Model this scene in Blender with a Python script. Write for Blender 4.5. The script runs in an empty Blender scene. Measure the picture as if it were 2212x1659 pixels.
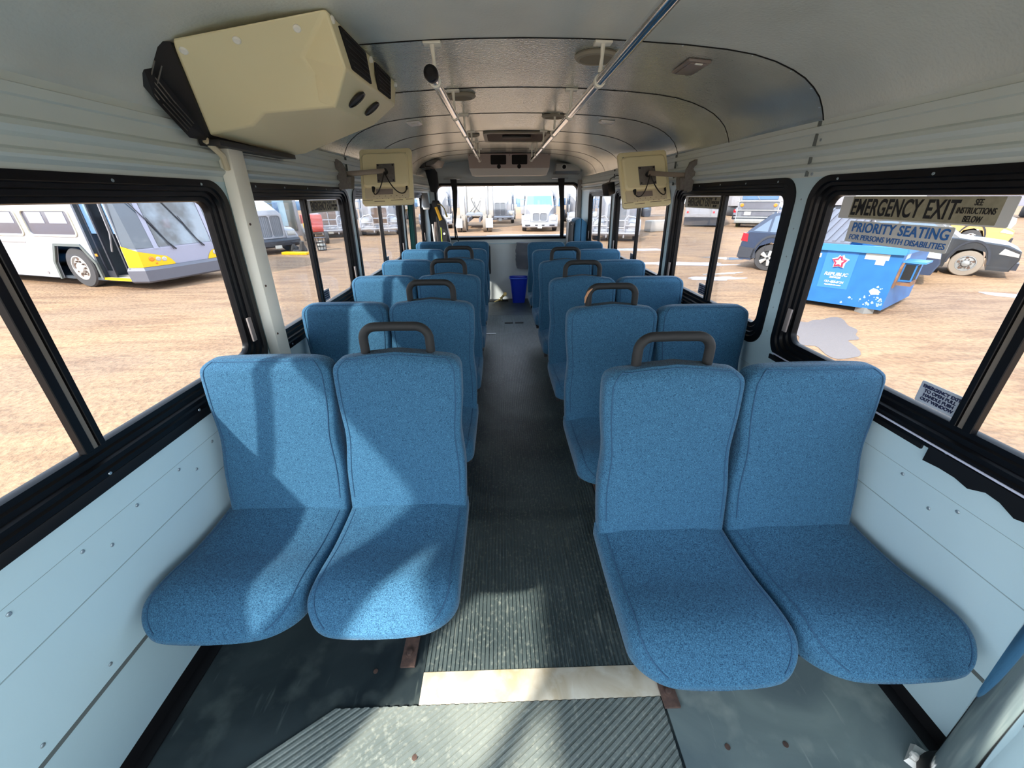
import bpy, bmesh, math, random
from mathutils import Vector, Matrix
from mathutils.geometry import tessellate_polygon
random.seed(7)
SC = bpy.context.scene
COL = SC.collection
PI = math.pi

# ------------------------------------------------------------------ camera
F_PX, YAW, PITCH, ROLL, EYE = 833.18, 0.0241, 0.4526, 0.0094, 1.52
cd = bpy.data.cameras.new('camera')
cd.sensor_fit = 'HORIZONTAL'; cd.sensor_width = 36.0; cd.lens = 36.0 * F_PX / 2212.0
cd.clip_start = 0.02; cd.clip_end = 400
cam = bpy.data.objects.new('camera', cd); COL.objects.link(cam)
cy, sy, cp, sp = math.cos(YAW), math.sin(YAW), math.cos(PITCH), math.sin(PITCH)
fw = Vector((sy * cp, cy * cp, -sp)); rt = Vector((cy, -sy, 0)); up = rt.cross(fw)
cr, sr = math.cos(ROLL), math.sin(ROLL)
r2 = rt * cr - up * sr; u2 = up * cr + rt * sr
cam.matrix_world = Matrix(((r2.x, u2.x, -fw.x, 0), (r2.y, u2.y, -fw.y, 0), (r2.z, u2.z, -fw.z, EYE), (0, 0, 0, 1)))
SC.camera = cam

# ------------------------------------------------------------------ light and exposure
SUN_D = Vector((0.75, 1.0, -1.0)).normalized()
sd = bpy.data.lights.new('sun', 'SUN'); sd.energy = 7.0; sd.angle = math.radians(2.0); sd.color = (1.0, 0.93, 0.82)
sun = bpy.data.objects.new('sun', sd); COL.objects.link(sun)
sun.rotation_euler = SUN_D.to_track_quat('-Z', 'Y').to_euler(); sun.location = (-9, -12, 12)
W = bpy.data.worlds.new('sky'); SC.world = W; W.use_nodes = True
wn = W.node_tree; bg = wn.nodes['Background']
tc = wn.nodes.new('ShaderNodeTexCoord'); sx = wn.nodes.new('ShaderNodeSeparateXYZ'); rp = wn.nodes.new('ShaderNodeValToRGB')
wn.links.new(tc.outputs['Generated'], sx.inputs[0]); wn.links.new(sx.outputs['Z'], rp.inputs[0]); wn.links.new(rp.outputs[0], bg.inputs[0])
rp.color_ramp.elements[0].position = 0.0; rp.color_ramp.elements[0].color = (0.97, 0.98, 1.0, 1)
rp.color_ramp.elements[1].position = 0.7; rp.color_ramp.elements[1].color = (0.62, 0.78, 1.0, 1)
bg.inputs['Strength'].default_value = 3.6
vs = SC.view_settings
vs.view_transform = 'Standard'; vs.look = 'None'; vs.exposure = 1.0; vs.gamma = 1.0; vs.use_curve_mapping = False
SC.cycles.max_bounces = 14; SC.cycles.diffuse_bounces = 7; SC.cycles.glossy_bounces = 5; SC.cycles.transparent_max_bounces = 24
SC.cycles.use_denoising = True; SC.cycles.sample_clamp_indirect = 6.0

# ------------------------------------------------------------------ materials
MATS = {}
def mat(name, col, rough=0.6, metal=0.0, emit=None, spec=None, noise=None, bump=None, coat=0.0, sheen=0.0):
    """noise=(scale, amount, darker colour) mottles the colour; bump=(scale, strength, distance)"""
    if name in MATS: return MATS[name]
    m = bpy.data.materials.new(name); m.use_nodes = True; nt = m.node_tree
    b = nt.nodes['Principled BSDF']
    b.inputs['Base Color'].default_value = (*col, 1); b.inputs['Roughness'].default_value = rough; b.inputs['Metallic'].default_value = metal
    if spec is not None: b.inputs['Specular IOR Level'].default_value = spec
    if coat: b.inputs['Coat Weight'].default_value = coat
    if sheen: b.inputs['Sheen Weight'].default_value = sheen
    if emit: b.inputs['Emission Color'].default_value = (*emit[:3], 1); b.inputs['Emission Strength'].default_value = emit[3]
    co = None
    if noise or bump:
        co = nt.nodes.new('ShaderNodeTexCoord')
    if noise:
        n = nt.nodes.new('ShaderNodeTexNoise'); n.inputs['Scale'].default_value = noise[0]; n.inputs['Detail'].default_value = 5
        r = nt.nodes.new('ShaderNodeValToRGB'); r.color_ramp.elements[0].position = 0.5 - noise[1]; r.color_ramp.elements[1].position = 0.5 + noise[1]
        r.color_ramp.elements[0].color = (*noise[2], 1); r.color_ramp.elements[1].color = (*col, 1)
        nt.links.new(co.outputs['Object'], n.inputs['Vector']); nt.links.new(n.outputs['Fac'], r.inputs[0]); nt.links.new(r.outputs[0], b.inputs['Base Color'])
    if bump:
        n2 = nt.nodes.new('ShaderNodeTexNoise'); n2.inputs['Scale'].default_value = bump[0]; n2.inputs['Detail'].default_value = 3
        bp = nt.nodes.new('ShaderNodeBump'); bp.inputs['Strength'].default_value = bump[1]; bp.inputs['Distance'].default_value = bump[2]
        nt.links.new(co.outputs['Object'], n2.inputs['Vector']); nt.links.new(n2.outputs['Fac'], bp.inputs['Height']); nt.links.new(bp.outputs[0], b.inputs['Normal'])
    MATS[name] = m; return m

def fabric_mat(name, ca, cb):
    m = bpy.data.materials.new(name); m.use_nodes = True; nt = m.node_tree; b = nt.nodes['Principled BSDF']
    b.inputs['Roughness'].default_value = 0.88; b.inputs['Specular IOR Level'].default_value = 0.25; b.inputs['Sheen Weight'].default_value = 0.12
    b.inputs['Sheen Roughness'].default_value = 0.4
    co = nt.nodes.new('ShaderNodeTexCoord'); hs = []
    for sc in ((900, 260, 260), (260, 260, 900), (70, 70, 70)):
        mp = nt.nodes.new('ShaderNodeMapping'); mp.inputs['Scale'].default_value = sc
        n = nt.nodes.new('ShaderNodeTexNoise'); n.inputs['Scale'].default_value = 1.0; n.inputs['Detail'].default_value = 2
        nt.links.new(co.outputs['Object'], mp.inputs[0]); nt.links.new(mp.outputs[0], n.inputs['Vector']); hs.append(n)
    a = nt.nodes.new('ShaderNodeMath'); a.operation = 'ADD'; nt.links.new(hs[0].outputs['Fac'], a.inputs[0]); nt.links.new(hs[1].outputs['Fac'], a.inputs[1])
    a2 = nt.nodes.new('ShaderNodeMath'); a2.operation = 'MULTIPLY_ADD'; nt.links.new(hs[2].outputs['Fac'], a2.inputs[0]); a2.inputs[1].default_value = 0.15; nt.links.new(a.outputs[0], a2.inputs[2])
    r = nt.nodes.new('ShaderNodeMapRange'); r.inputs['From Min'].default_value = 0.78; r.inputs['From Max'].default_value = 1.36
    nt.links.new(a2.outputs[0], r.inputs['Value'])
    mx = nt.nodes.new('ShaderNodeMix'); mx.data_type = 'RGBA'; mx.inputs['A'].default_value = (*ca, 1); mx.inputs['B'].default_value = (*cb, 1)
    nt.links.new(r.outputs[0], mx.inputs['Factor']); nt.links.new(mx.outputs['Result'], b.inputs['Base Color'])
    bp = nt.nodes.new('ShaderNodeBump'); bp.inputs['Strength'].default_value = 0.25; bp.inputs['Distance'].default_value = 0.001
    nt.links.new(a.outputs[0], bp.inputs['Height']); nt.links.new(bp.outputs[0], b.inputs['Normal'])
    MATS[name] = m; return m

def glass_mat(name, tint, gloss=0.06):
    m = bpy.data.materials.new(name); m.use_nodes = True; nt = m.node_tree; nt.nodes.clear()
    o = nt.nodes.new('ShaderNodeOutputMaterial'); t = nt.nodes.new('ShaderNodeBsdfTransparent'); g = nt.nodes.new('ShaderNodeBsdfGlossy'); x = nt.nodes.new('ShaderNodeMixShader')
    lw = nt.nodes.new('ShaderNodeLayerWeight'); lw.inputs['Blend'].default_value = 0.12
    mu = nt.nodes.new('ShaderNodeMath'); mu.operation = 'MULTIPLY_ADD'; mu.inputs[1].default_value = 0.35; mu.inputs[2].default_value = gloss * 0.3
    t.inputs[0].default_value = (*tint, 1); g.inputs['Roughness'].default_value = 0.03; g.inputs['Color'].default_value = (0.8, 0.85, 0.9, 1)
    nt.links.new(lw.outputs['Fresnel'], mu.inputs[0]); nt.links.new(mu.outputs[0], x.inputs[0]); nt.links.new(t.outputs[0], x.inputs[1]); nt.links.new(g.outputs[0], x.inputs[2]); nt.links.new(x.outputs[0], o.inputs[0])
    MATS[name] = m; return m

# ------------------------------------------------------------------ mesh helpers
class MB:
    def __init__(s): s.bm = bmesh.new(); s.m = 0
    def face(s, vs):
        try:
            f = s.bm.faces.new(vs); f.material_index = s.m; return f
        except ValueError: return None
    def poly(s, pts): return s.face([s.bm.verts.new(p) for p in pts])
    def hexa(s, p, bev=0.0, seg=2):
        """8 points: 4 bottom ccw, 4 top ccw"""
        v = [s.bm.verts.new(q) for q in p]; fs = []
        for ids in ((3, 2, 1, 0), (4, 5, 6, 7), (0, 1, 5, 4), (1, 2, 6, 5), (2, 3, 7, 6), (3, 0, 4, 7)): fs.append(s.face([v[i] for i in ids]))
        if bev:
            es = list({e for f in fs for e in f.edges})
            r = bmesh.ops.bevel(s.bm, geom=es, offset=bev, segments=seg, affect='EDGES', profile=0.5)
            for f in r['faces']: f.material_index = s.m
        return s
    def box(s, x0, x1, y0, y1, z0, z1, bev=0.0, seg=2):
        x0, x1 = min(x0, x1), max(x0, x1); y0, y1 = min(y0, y1), max(y0, y1); z0, z1 = min(z0, z1), max(z0, z1)
        return s.hexa([(x0, y0, z0), (x1, y0, z0), (x1, y1, z0), (x0, y1, z0), (x0, y0, z1), (x1, y0, z1), (x1, y1, z1), (x0, y1, z1)], bev, seg)
    def loft(s, rings, closed=True, cap0=True, cap1=True):
        R = [[s.bm.verts.new(p) for p in r] for r in rings]; n = len(R[0])
        for a, b in zip(R[:-1], R[1:]):
            for i in range(n if closed else n - 1):
                j = (i + 1) % n; s.face([a[i], a[j], b[j], b[i]])
        if cap0: s.face(R[0][::-1])
        if cap1: s.face(R[-1])
        return s
    def tube(s, pts, r, n=10, cap=True):
        pts = [Vector(p) for p in pts]; rings = []; prev = None
        for i, p in enumerate(pts):
            d = (pts[min(i + 1, len(pts) - 1)] - pts[max(i - 1, 0)]).normalized()
            if prev is None:
                a = Vector((0, 0, 1)) if abs(d.z) < 0.9 else Vector((1, 0, 0)); u = d.cross(a).normalized()
            else: u = (prev - d * prev.dot(d)).normalized()
            prev = u; w = d.cross(u); rr = r[i] if isinstance(r, (list, tuple)) else r
            rings.append([p + (u * math.cos(2 * PI * k / n) + w * math.sin(2 * PI * k / n)) * rr for k in range(n)])
        return s.loft(rings, True, cap, cap)
    def cyl(s, p0, p1, r, n=20, r1=None): return s.tube([p0, p1], [r, r if r1 is None else r1], n)
    def disc_solid(s, c, axis, prof, n=32):
        """lathe: prof = [(radius, along)]"""
        c = Vector(c); d = Vector(axis).normalized(); a = Vector((0, 0, 1)) if abs(d.z) < 0.9 else Vector((1, 0, 0)); u = d.cross(a).normalized(); w = d.cross(u)
        return s.loft([[c + d * h + (u * math.cos(2 * PI * k / n) + w * math.sin(2 * PI * k / n)) * max(r, 1e-4) for k in range(n)] for r, h in prof], True, True, True)
    def plate(s, outer, holes, fn, t0, t1):
        """flat plate with holes; fn(u, v, t) -> 3D point; faces at t0 and t1 and all rims"""
        loops = [outer] + list(holes); flat = [p for l in loops for p in l]
        tris = tessellate_polygon([[Vector((p[0], p[1], 0)) for p in l] for l in loops])
        A = [s.bm.verts.new(fn(p[0], p[1], t0)) for p in flat]; B = [s.bm.verts.new(fn(p[0], p[1], t1)) for p in flat]
        for t in tris:
            s.face([A[i] for i in t]); s.face([B[i] for i in t][::-1])
        k = 0
        for l in loops:
            n = len(l)
            for i in range(n):
                j = (i + 1) % n; s.face([A[k + i], A[k + j], B[k + j], B[k + i]])
            k += n
        return s
    def prism(s, pts, fn, t0, t1): return s.plate(pts, [], fn, t0, t1)
    def grid(s, P):
        V = [[s.bm.verts.new(p) for p in r] for r in P]
        for a, b in zip(V[:-1], V[1:]):
            for i in range(len(a) - 1): s.face([a[i], a[i + 1], b[i + 1], b[i]])
        return s
    def mesh(s, name, mats, smooth=30):
        bmesh.ops.recalc_face_normals(s.bm, faces=s.bm.faces)
        me = bpy.data.meshes.new(name); s.bm.to_mesh(me); s.bm.free()
        for m in (mats if isinstance(mats, (list, tuple)) else [mats]): me.materials.append(MATS[m] if isinstance(m, str) else m)
        if smooth:
            me.polygons.foreach_set('use_smooth', [True] * len(me.polygons)); me.set_sharp_from_angle(angle=math.radians(smooth))
        return me
    def obj(s, name, mats, parent=None, smooth=30, **k):
        return mobj(name, s.mesh(name, mats, smooth), parent, **k)

def mobj(name, me, parent=None, loc=None, rot=None):
    o = bpy.data.objects.new(name, me); COL.objects.link(o)
    if parent: o.parent = parent
    if loc: o.location = loc
    if rot: o.rotation_euler = rot
    return o
def tag(o, label, cat, group=None, kind=None):
    o['label'] = label; o['category'] = cat
    if group: o['group'] = group
    if kind: o['kind'] = kind
    return o
def thing(name, label, cat, loc=(0, 0, 0), rz=0.0, group=None, rot=None):
    o = bpy.data.objects.new(name, None); COL.objects.link(o); o.empty_display_size = 0.1
    o.location = loc; o.rotation_euler = rot if rot else (0, 0, rz)
    return tag(o, label, cat, group)
def struct(o): o['kind'] = 'structure'; return o
def lab(o, s): o['label'] = s; return o
def copy_tree(o, parent=None):
    c = o.copy(); COL.objects.link(c); c.parent = parent
    for ch in list(o.children): copy_tree(ch, c)
    return c
def rrect(x0, x1, y0, y1, r, n=6):
    r = min(r, (x1 - x0) / 2 - 1e-4, (y1 - y0) / 2 - 1e-4); P = []
    for cx, cyy, a0 in ((x1 - r, y0 + r, -PI / 2), (x1 - r, y1 - r, 0), (x0 + r, y1 - r, PI / 2), (x0 + r, y0 + r, PI)):
        for k in range(n + 1):
            a = a0 + PI / 2 * k / n; P.append((cx + r * math.cos(a), cyy + r * math.sin(a)))
    return P
def text(name, body, size, mtl, parent, M, ext=0.0006, shear=0.0, sx=1.0, align='CENTER', sp=1.0, off=0.0, lsp=1.0, fit=None):
    c = bpy.data.curves.new(name, 'FONT'); c.body = body; c.size = size; c.extrude = ext; c.align_x = align; c.align_y = 'CENTER'; c.shear = shear
    c.space_character = sp; c.offset = off; c.space_line = lsp; c.materials.append(MATS[mtl])
    o = bpy.data.objects.new(name, c); COL.objects.link(o)
    if parent: o.parent = parent
    if fit:
        bpy.context.view_layer.update(); sx = fit / max(o.dimensions.x / max(1e-6, 1.0), 1e-4)
    o.matrix_local = M @ Matrix.Diagonal((sx, 1, 1, 1)); return o
def frame_m(o, x, y):
    """matrix with local x along x, local y along y, origin o"""
    x = Vector(x).normalized(); y = Vector(y).normalized(); z = x.cross(y).normalized(); y = z.cross(x)
    return Matrix(((x.x, y.x, z.x, o[0]), (x.y, y.y, z.y, o[1]), (x.z, y.z, z.z, o[2]), (0, 0, 0, 1)))

fabric_mat('seat_fabric', (0.004, 0.029, 0.075), (0.056, 0.175, 0.285))
mat('seat_seam', (0.02, 0.075, 0.15), 0.9)
mat('wall_sky_tint', (0.47, 0.63, 0.69), 0.38, noise=(3.0, 0.3, (0.43, 0.59, 0.655)), bump=(160, 0.12, 0.001))  # white wall paint with the blue of the skylight put into its colour
mat('upper_paint', (0.58, 0.65, 0.63), 0.4, bump=(220, 0.15, 0.001), noise=(2.5, 0.3, (0.53, 0.60, 0.585)))
mat('groove', (0.10, 0.12, 0.12), 0.7)
mat('rivet', (0.35, 0.42, 0.46), 0.3, 0.6)
mat('black_rubber', (0.005, 0.005, 0.006), 0.5, spec=0.3)
mat('black_frame', (0.003, 0.003, 0.004), 0.36, spec=0.22)
mat('black_plastic', (0.012, 0.012, 0.013), 0.45)
mat('black_foam', (0.008, 0.009, 0.010), 0.7, bump=(500, 0.3, 0.0006))
mat('foam_tan', (0.45, 0.24, 0.13), 0.9)
mat('chrome', (0.78, 0.79, 0.80), 0.12, 1.0)
mat('steel', (0.45, 0.46, 0.47), 0.3, 0.9)
mat('grey_paint', (0.16, 0.15, 0.135), 0.5, noise=(60, 0.2, (0.11, 0.10, 0.09)))
mat('rust_brown', (0.10, 0.055, 0.04), 0.8, noise=(60, 0.2, (0.05, 0.03, 0.025)))
mat('cream_plastic', (0.82, 0.75, 0.47), 0.45, bump=(350, 0.1, 0.0006))
mat('cream_light', (0.62, 0.55, 0.38), 0.5)
mat('cream_paint', (0.80, 0.80, 0.71), 0.4)
mat('white_plastic', (0.74, 0.72, 0.66), 0.4)
mat('white_cap', (0.85, 0.85, 0.78), 0.4)
mat('dark_void', (0.003, 0.003, 0.003), 0.8)
mat('dark_lens', (0.05, 0.05, 0.045), 0.3)
mat('lens_grey', (0.24, 0.20, 0.18), 0.35)
mat('speaker_mesh', (0.22, 0.20, 0.15), 0.7, bump=(900, 0.4, 0.0008))
mat('bin_blue', (0.006, 0.03, 0.42), 0.32)
mat('brass', (0.55, 0.42, 0.18), 0.3, 0.9)
mat('dark_cloth', (0.02, 0.025, 0.03), 0.85, bump=(60, 0.4, 0.004))
mat('grey_vinyl', (0.09, 0.10, 0.12), 0.4, bump=(25, 0.6, 0.01))
mat('green_cloth', (0.012, 0.11, 0.10), 0.85, bump=(30, 0.5, 0.006))
mat('yellow', (0.85, 0.45, 0.01), 0.4)
mat('hose_olive', (0.30, 0.24, 0.06), 0.5)
mat('sign_white', (0.60, 0.60, 0.58), 0.5)
mat('sign_tan', (0.32, 0.29, 0.20), 0.6, noise=(60, 0.2, (0.24, 0.22, 0.15)))
mat('sign_grey', (0.40, 0.45, 0.52), 0.4)
mat('ink_black', (0.006, 0.006, 0.006), 0.5)
mat('ink_blue', (0.03, 0.14, 0.42), 0.5)
mat('ink_navy', (0.01, 0.015, 0.06), 0.5)
glass_mat('bus_glass', (0.74, 0.75, 0.76))
# ================================================================== the bus shell
XC = 0.089; Y_F, Y_R = -1.6, 6.35
def wx(s, z):
    """interior wall surface, s = 1 right, -1 left"""
    if z < 0.37: return (1.245 + (0.37 - z) * 0.18) if s > 0 else (-1.067 - (0.37 - z) * 0.18)
    return 1.257 - 0.0327 * z if s > 0 else -1.079 + 0.0327 * z
SIDE = {1: 'right', -1: 'left'}
WIN = [(0.05, 1.635), (1.72, 2.93), (3.01, 4.46), (4.58, 5.77)]
DIV = [0.85, 2.29, 3.70, 5.15]
Z0, Z1 = 0.862, 1.577
# --- floor
def floor_mat(name, ca, cb, cc, sc, dirt):
    m = bpy.data.materials.new(name); m.use_nodes = True; nt = m.node_tree; b = nt.nodes['Principled BSDF']
    co = nt.nodes.new('ShaderNodeTexCoord')
    def nz(scale, det=6, st=(1, 1, 1), dist=0.0):
        mp = nt.nodes.new('ShaderNodeMapping'); mp.inputs['Scale'].default_value = st
        n = nt.nodes.new('ShaderNodeTexNoise'); n.inputs['Scale'].default_value = scale; n.inputs['Detail'].default_value = det; n.inputs['Distortion'].default_value = dist
        nt.links.new(co.outputs['Object'], mp.inputs[0]); nt.links.new(mp.outputs[0], n.inputs['Vector']); return n
    def ramp(n, a, c, p0, p1):
        r = nt.nodes.new('ShaderNodeValToRGB'); r.color_ramp.elements[0].color = (*a, 1); r.color_ramp.elements[1].color = (*c, 1)
        r.color_ramp.elements[0].position = p0; r.color_ramp.elements[1].position = p1; nt.links.new(n.outputs['Fac'], r.inputs[0]); return r
    r1 = ramp(nz(sc, 8, (1, 1, 1), 1.2), ca, cb, 0.35, 0.68)
    r2 = ramp(nz(dirt, 10), (0, 0, 0), (1, 1, 1), 0.54, 0.82)
    r3 = ramp(nz(40, 3, (1, 0.12, 1)), (0, 0, 0), (0.6, 0.6, 0.6), 0.66, 0.74)
    ad = nt.nodes.new('ShaderNodeMath'); ad.operation = 'MAXIMUM'; nt.links.new(r2.outputs[0], ad.inputs[0]); nt.links.new(r3.outputs[0], ad.inputs[1])
    mx = nt.nodes.new('ShaderNodeMix'); mx.data_type = 'RGBA'; nt.links.new(ad.outputs[0], mx.inputs['Factor']); nt.links.new(r1.outputs[0], mx.inputs['A']); mx.inputs['B'].default_value = (*cc, 1)
    nt.links.new(mx.outputs['Result'], b.inputs['Base Color']); b.inputs['Roughness'].default_value = 0.42
    MATS[name] = m
floor_mat('floor_rubber', (0.010, 0.017, 0.021), (0.036, 0.050, 0.053), (0.075, 0.095, 0.09), 2.2, 9)
floor_mat('floor_ribbed', (0.020, 0.033, 0.037), (0.085, 0.11, 0.11), (0.19, 0.21, 0.185), 1.6, 75)
floor_mat('floor_diag', (0.11, 0.135, 0.13), (0.24, 0.265, 0.24), (0.30, 0.32, 0.28), 1.8, 85)
floor_mat('floor_strip', (0.42, 0.34, 0.22), (0.62, 0.58, 0.48), (0.66, 0.64, 0.56), 7, 16)
mb = MB(); mb.box(-1.26, 1.44, Y_F, Y_R + 0.05, -0.09, 0.0)
floor = struct(mb.obj('floor', 'floor_rubber'))
def ribs(y0, y1, x0, x1, pitch, h=0.004, base=0.003):
    mb = MB(); x = x0; prof = [(x0, 0.0005), (x0, base)]
    while x + pitch < x1:
        prof += [(x + pitch * 0.30, base), (x + pitch * 0.42, base + h), (x + pitch * 0.86, base + h), (x + pitch * 0.98, base)]; x += pitch
    prof += [(x1, base), (x1, 0.0005)]
    mb.loft([[(p[0], y, p[1]) for p in prof] for y in (y0, y1)], False, False, False); return mb
ribs(0.792, 5.35, -0.300, 0.50, 0.0152).obj('ribbed_aisle_mat', 'floor_ribbed', floor, smooth=0)
mb = MB(); mb.box(-0.303, 0.515, 0.694, 0.792, 0.0005, 0.006, 0.002); mb.obj('joint_strip', 'floor_strip', floor)
mb = MB(); mb.box(-0.33, 0.55, 5.35, 6.3, 0.0005, 0.004); mb.obj('rear_mat', 'floor_rubber', floor)
mb = MB(); mb.box(-0.40, -0.302, 0.70, 5.3, 0.0005, 0.004); mb.obj('mat_edging', 'floor_rubber', floor)
# ribbed mat with diagonal ribs
mb = ribs(-2.2, 2.2, -1.9, 1.9, 0.0175, 0.004, 0.003)
bmesh.ops.rotate(mb.bm, verts=mb.bm.verts, cent=(0, 0, 0), matrix=Matrix.Rotation(math.radians(-56), 3, 'Z'))
for co, no in (((0, 0.692, 0), (0, 1, 0)), ((0, -0.6, 0), (0, -1, 0)), ((0.505, 0, 0), (1, 0, 0)), ((-0.565, 0.702, 0), (-0.56, 0.83, 0)), ((-1.12, 0, 0), (-1, 0, 0))):
    g = list(mb.bm.verts) + list(mb.bm.edges) + list(mb.bm.faces)
    bmesh.ops.bisect_plane(mb.bm, geom=g, plane_co=co, plane_no=no, clear_outer=True)
mb.obj('diagonal_ribbed_mat', 'floor_diag', floor, smooth=0)
floor_mat('floor_worn', (0.10, 0.135, 0.145), (0.20, 0.25, 0.24), (0.30, 0.34, 0.31), 2.5, 8)
mb = MB(); mb.box(0.515, 1.30, -0.6, 0.80, 0.0004, 0.005); mb.obj('worn_rubber_mat', 'floor_worn', floor)
mb = MB()
for x, y in ((-0.475, 0.80), (-0.29, 0.56), (0.66, 0.555), (0.84, 0.555), (0.0, 5.05)):
    mb.disc_solid((x, y, 0.006), (0, 0, 1), [(0.008, 0), (0.008, 0.001), (0.004, 0.0015)], 14)
mb.obj('floor_screw', 'rust_brown', floor)
mb = MB(); mb.box(0.03, 0.14, 4.95, 4.99, 0.006, 0.012); mb.box(0.17, 0.28, 4.95, 4.99, 0.006, 0.012); mb.obj('floor_anchor_slot', 'dark_void', floor)
mb = MB(); mb.box(-0.29, -0.08, 4.52, 4.545, 0.006, 0.011); mb.obj('floor_seam_bar', 'steel', floor)
for s in (1, -1):
    mb = MB(); X = wx(s, 0.0)
    prof = [(X - s * 0.001, 0.0), (X - s * 0.05, 0.0), (X - s * 0.05, 0.006), (X - s * 0.012, 0.008), (X - s * 0.010, 0.055), (X - s * 0.0, 0.056)]
    mb.loft([[(p[0], y, p[1]) for p in prof] for y in (Y_F, Y_R)], True)
    struct(mb.obj('baseboard_' + SIDE[s], 'black_rubber', smooth=0))

# --- side walls: lower panels, window band, header with ribbed rails
RAIL = [(0.0, 1.577), (0.0, 1.594), (0.014, 1.604), (0.018, 1.611), (0.013, 1.619), (0.001, 1.626), (0.001, 1.644), (0.012, 1.652), (0.019, 1.664), (0.012, 1.676), (0.001, 1.683), (0.001, 1.720), (0.008, 1.724), (0.008, 1.744), (0.0, 1.747), (0.0, 1.765)]
for s in (1, -1):
    name = 'wall_' + SIDE[s]
    mb = MB()
    def fn(u, v, t, s=s): return (wx(s, v) + s * t, u, v)
    lo = Y_F
    # below the sill; the entry door leaves the front of the left wall open
    y0 = -0.05 if s < 0 else Y_F
    for (za, zb) in ((0.0, 0.37), (0.37, 0.60), (0.60, Z0)):
        mb.loft([[fn(y0, za, 0), fn(Y_R, za, 0), fn(Y_R, za, .04), fn(y0, za, .04)], [fn(y0, zb - .0, 0), fn(Y_R, zb, 0), fn(Y_R, zb, .04), fn(y0, zb, .04)]])
    holes = [rrect(a, b, Z0 + 0.004, Z1 - 0.004, 0.085, 8) for a, b in WIN]
    yy0 = -0.05 if s < 0 else Y_F
    if s > 0: holes.append(rrect(-1.45, -0.12, Z0 + .05, Z1 - 0.004, 0.06, 4))
    outer = [(yy0, Z0), (Y_R, Z0), (Y_R, Z1), (yy0, Z1)]
    mb.plate(outer, holes, fn, 0.0, 0.04)
    mb.m = 1
    mb.loft([[(wx(s, z) - s * i, y, z) for i, z in RAIL] + [(wx(s, 1.765) + s * .03, y, 1.765), (wx(s, Z1) + s * .03, y, Z1)] for y in (Y_F, Y_R)], True)
    if s < 0:  # door jambs and lintel
        mb.plate([(Y_F, 1.80), (-0.05, 1.80), (-0.05, 1.577), (-0.0, 1.577), (-0.0, 1.83), (Y_F, 1.83)], [], fn, 0.0, 0.03)
    w = struct(mb.obj(name, ['wall_sky_tint', 'upper_paint'], smooth=0))
    # seams
    mb = MB()
    X = wx(s, .37); mb.box(X - s * .0015, X + s * .001, y0 + .01, Y_R, .358, .37); mb.m = 1
    for z, h, d in ((0.618, 0.0024, 0.0012), (0.755, 0.0012, 0.0006)):
        X = wx(s, z); mb.box(X - s * d, X + s * .001, y0 + .01, Y_R, z - h, z)
    mb.m = 0
    for y in (1.678, 2.97, 4.52):
        for (a, b) in ((1.58, 1.60), (1.622, 1.646), (1.682, 1.722), (1.745, 1.762)):
            X = wx(s, a); mb.box(X - s * .0135, X, y - .0012, y + .0012, a, b)
    mb.obj('panel_seam', ['groove', 'panel_line' if mat('panel_line', (.27, .36, .39), .5) else ''], w, smooth=0)
    mb = MB()
    for k in range(44):   # rivets on the lower panel
        for z, o, st in ((0.735, 0.0, 0.16), (0.690, 0.06, 0.32), (0.405, 0.05, 0.17)):
            y = y0 + 0.12 + o + st * k
            if y < Y_R - .1: mb.disc_solid((wx(s, z), y, z), (-s, 0, 0), [(0.0055, 0), (0.0052, 0.0015), (0.003, 0.0028)], 10)
    for yc in (1.678, 2.97, 4.52):
        for k in range(6): mb.disc_solid((wx(s, 0.95 + .11 * k), yc + .004, 0.95 + .11 * k), (-s, 0, 0), [(0.0035, 0), (0.003, 0.0015)], 8)
        for z in (1.588, 1.70): mb.disc_solid((wx(s, z), yc - .02, z), (-s, 0, 0), [(0.006, 0), (0.005, 0.003)], 10)
    mb.obj('rivet', 'rivet', w)

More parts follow.
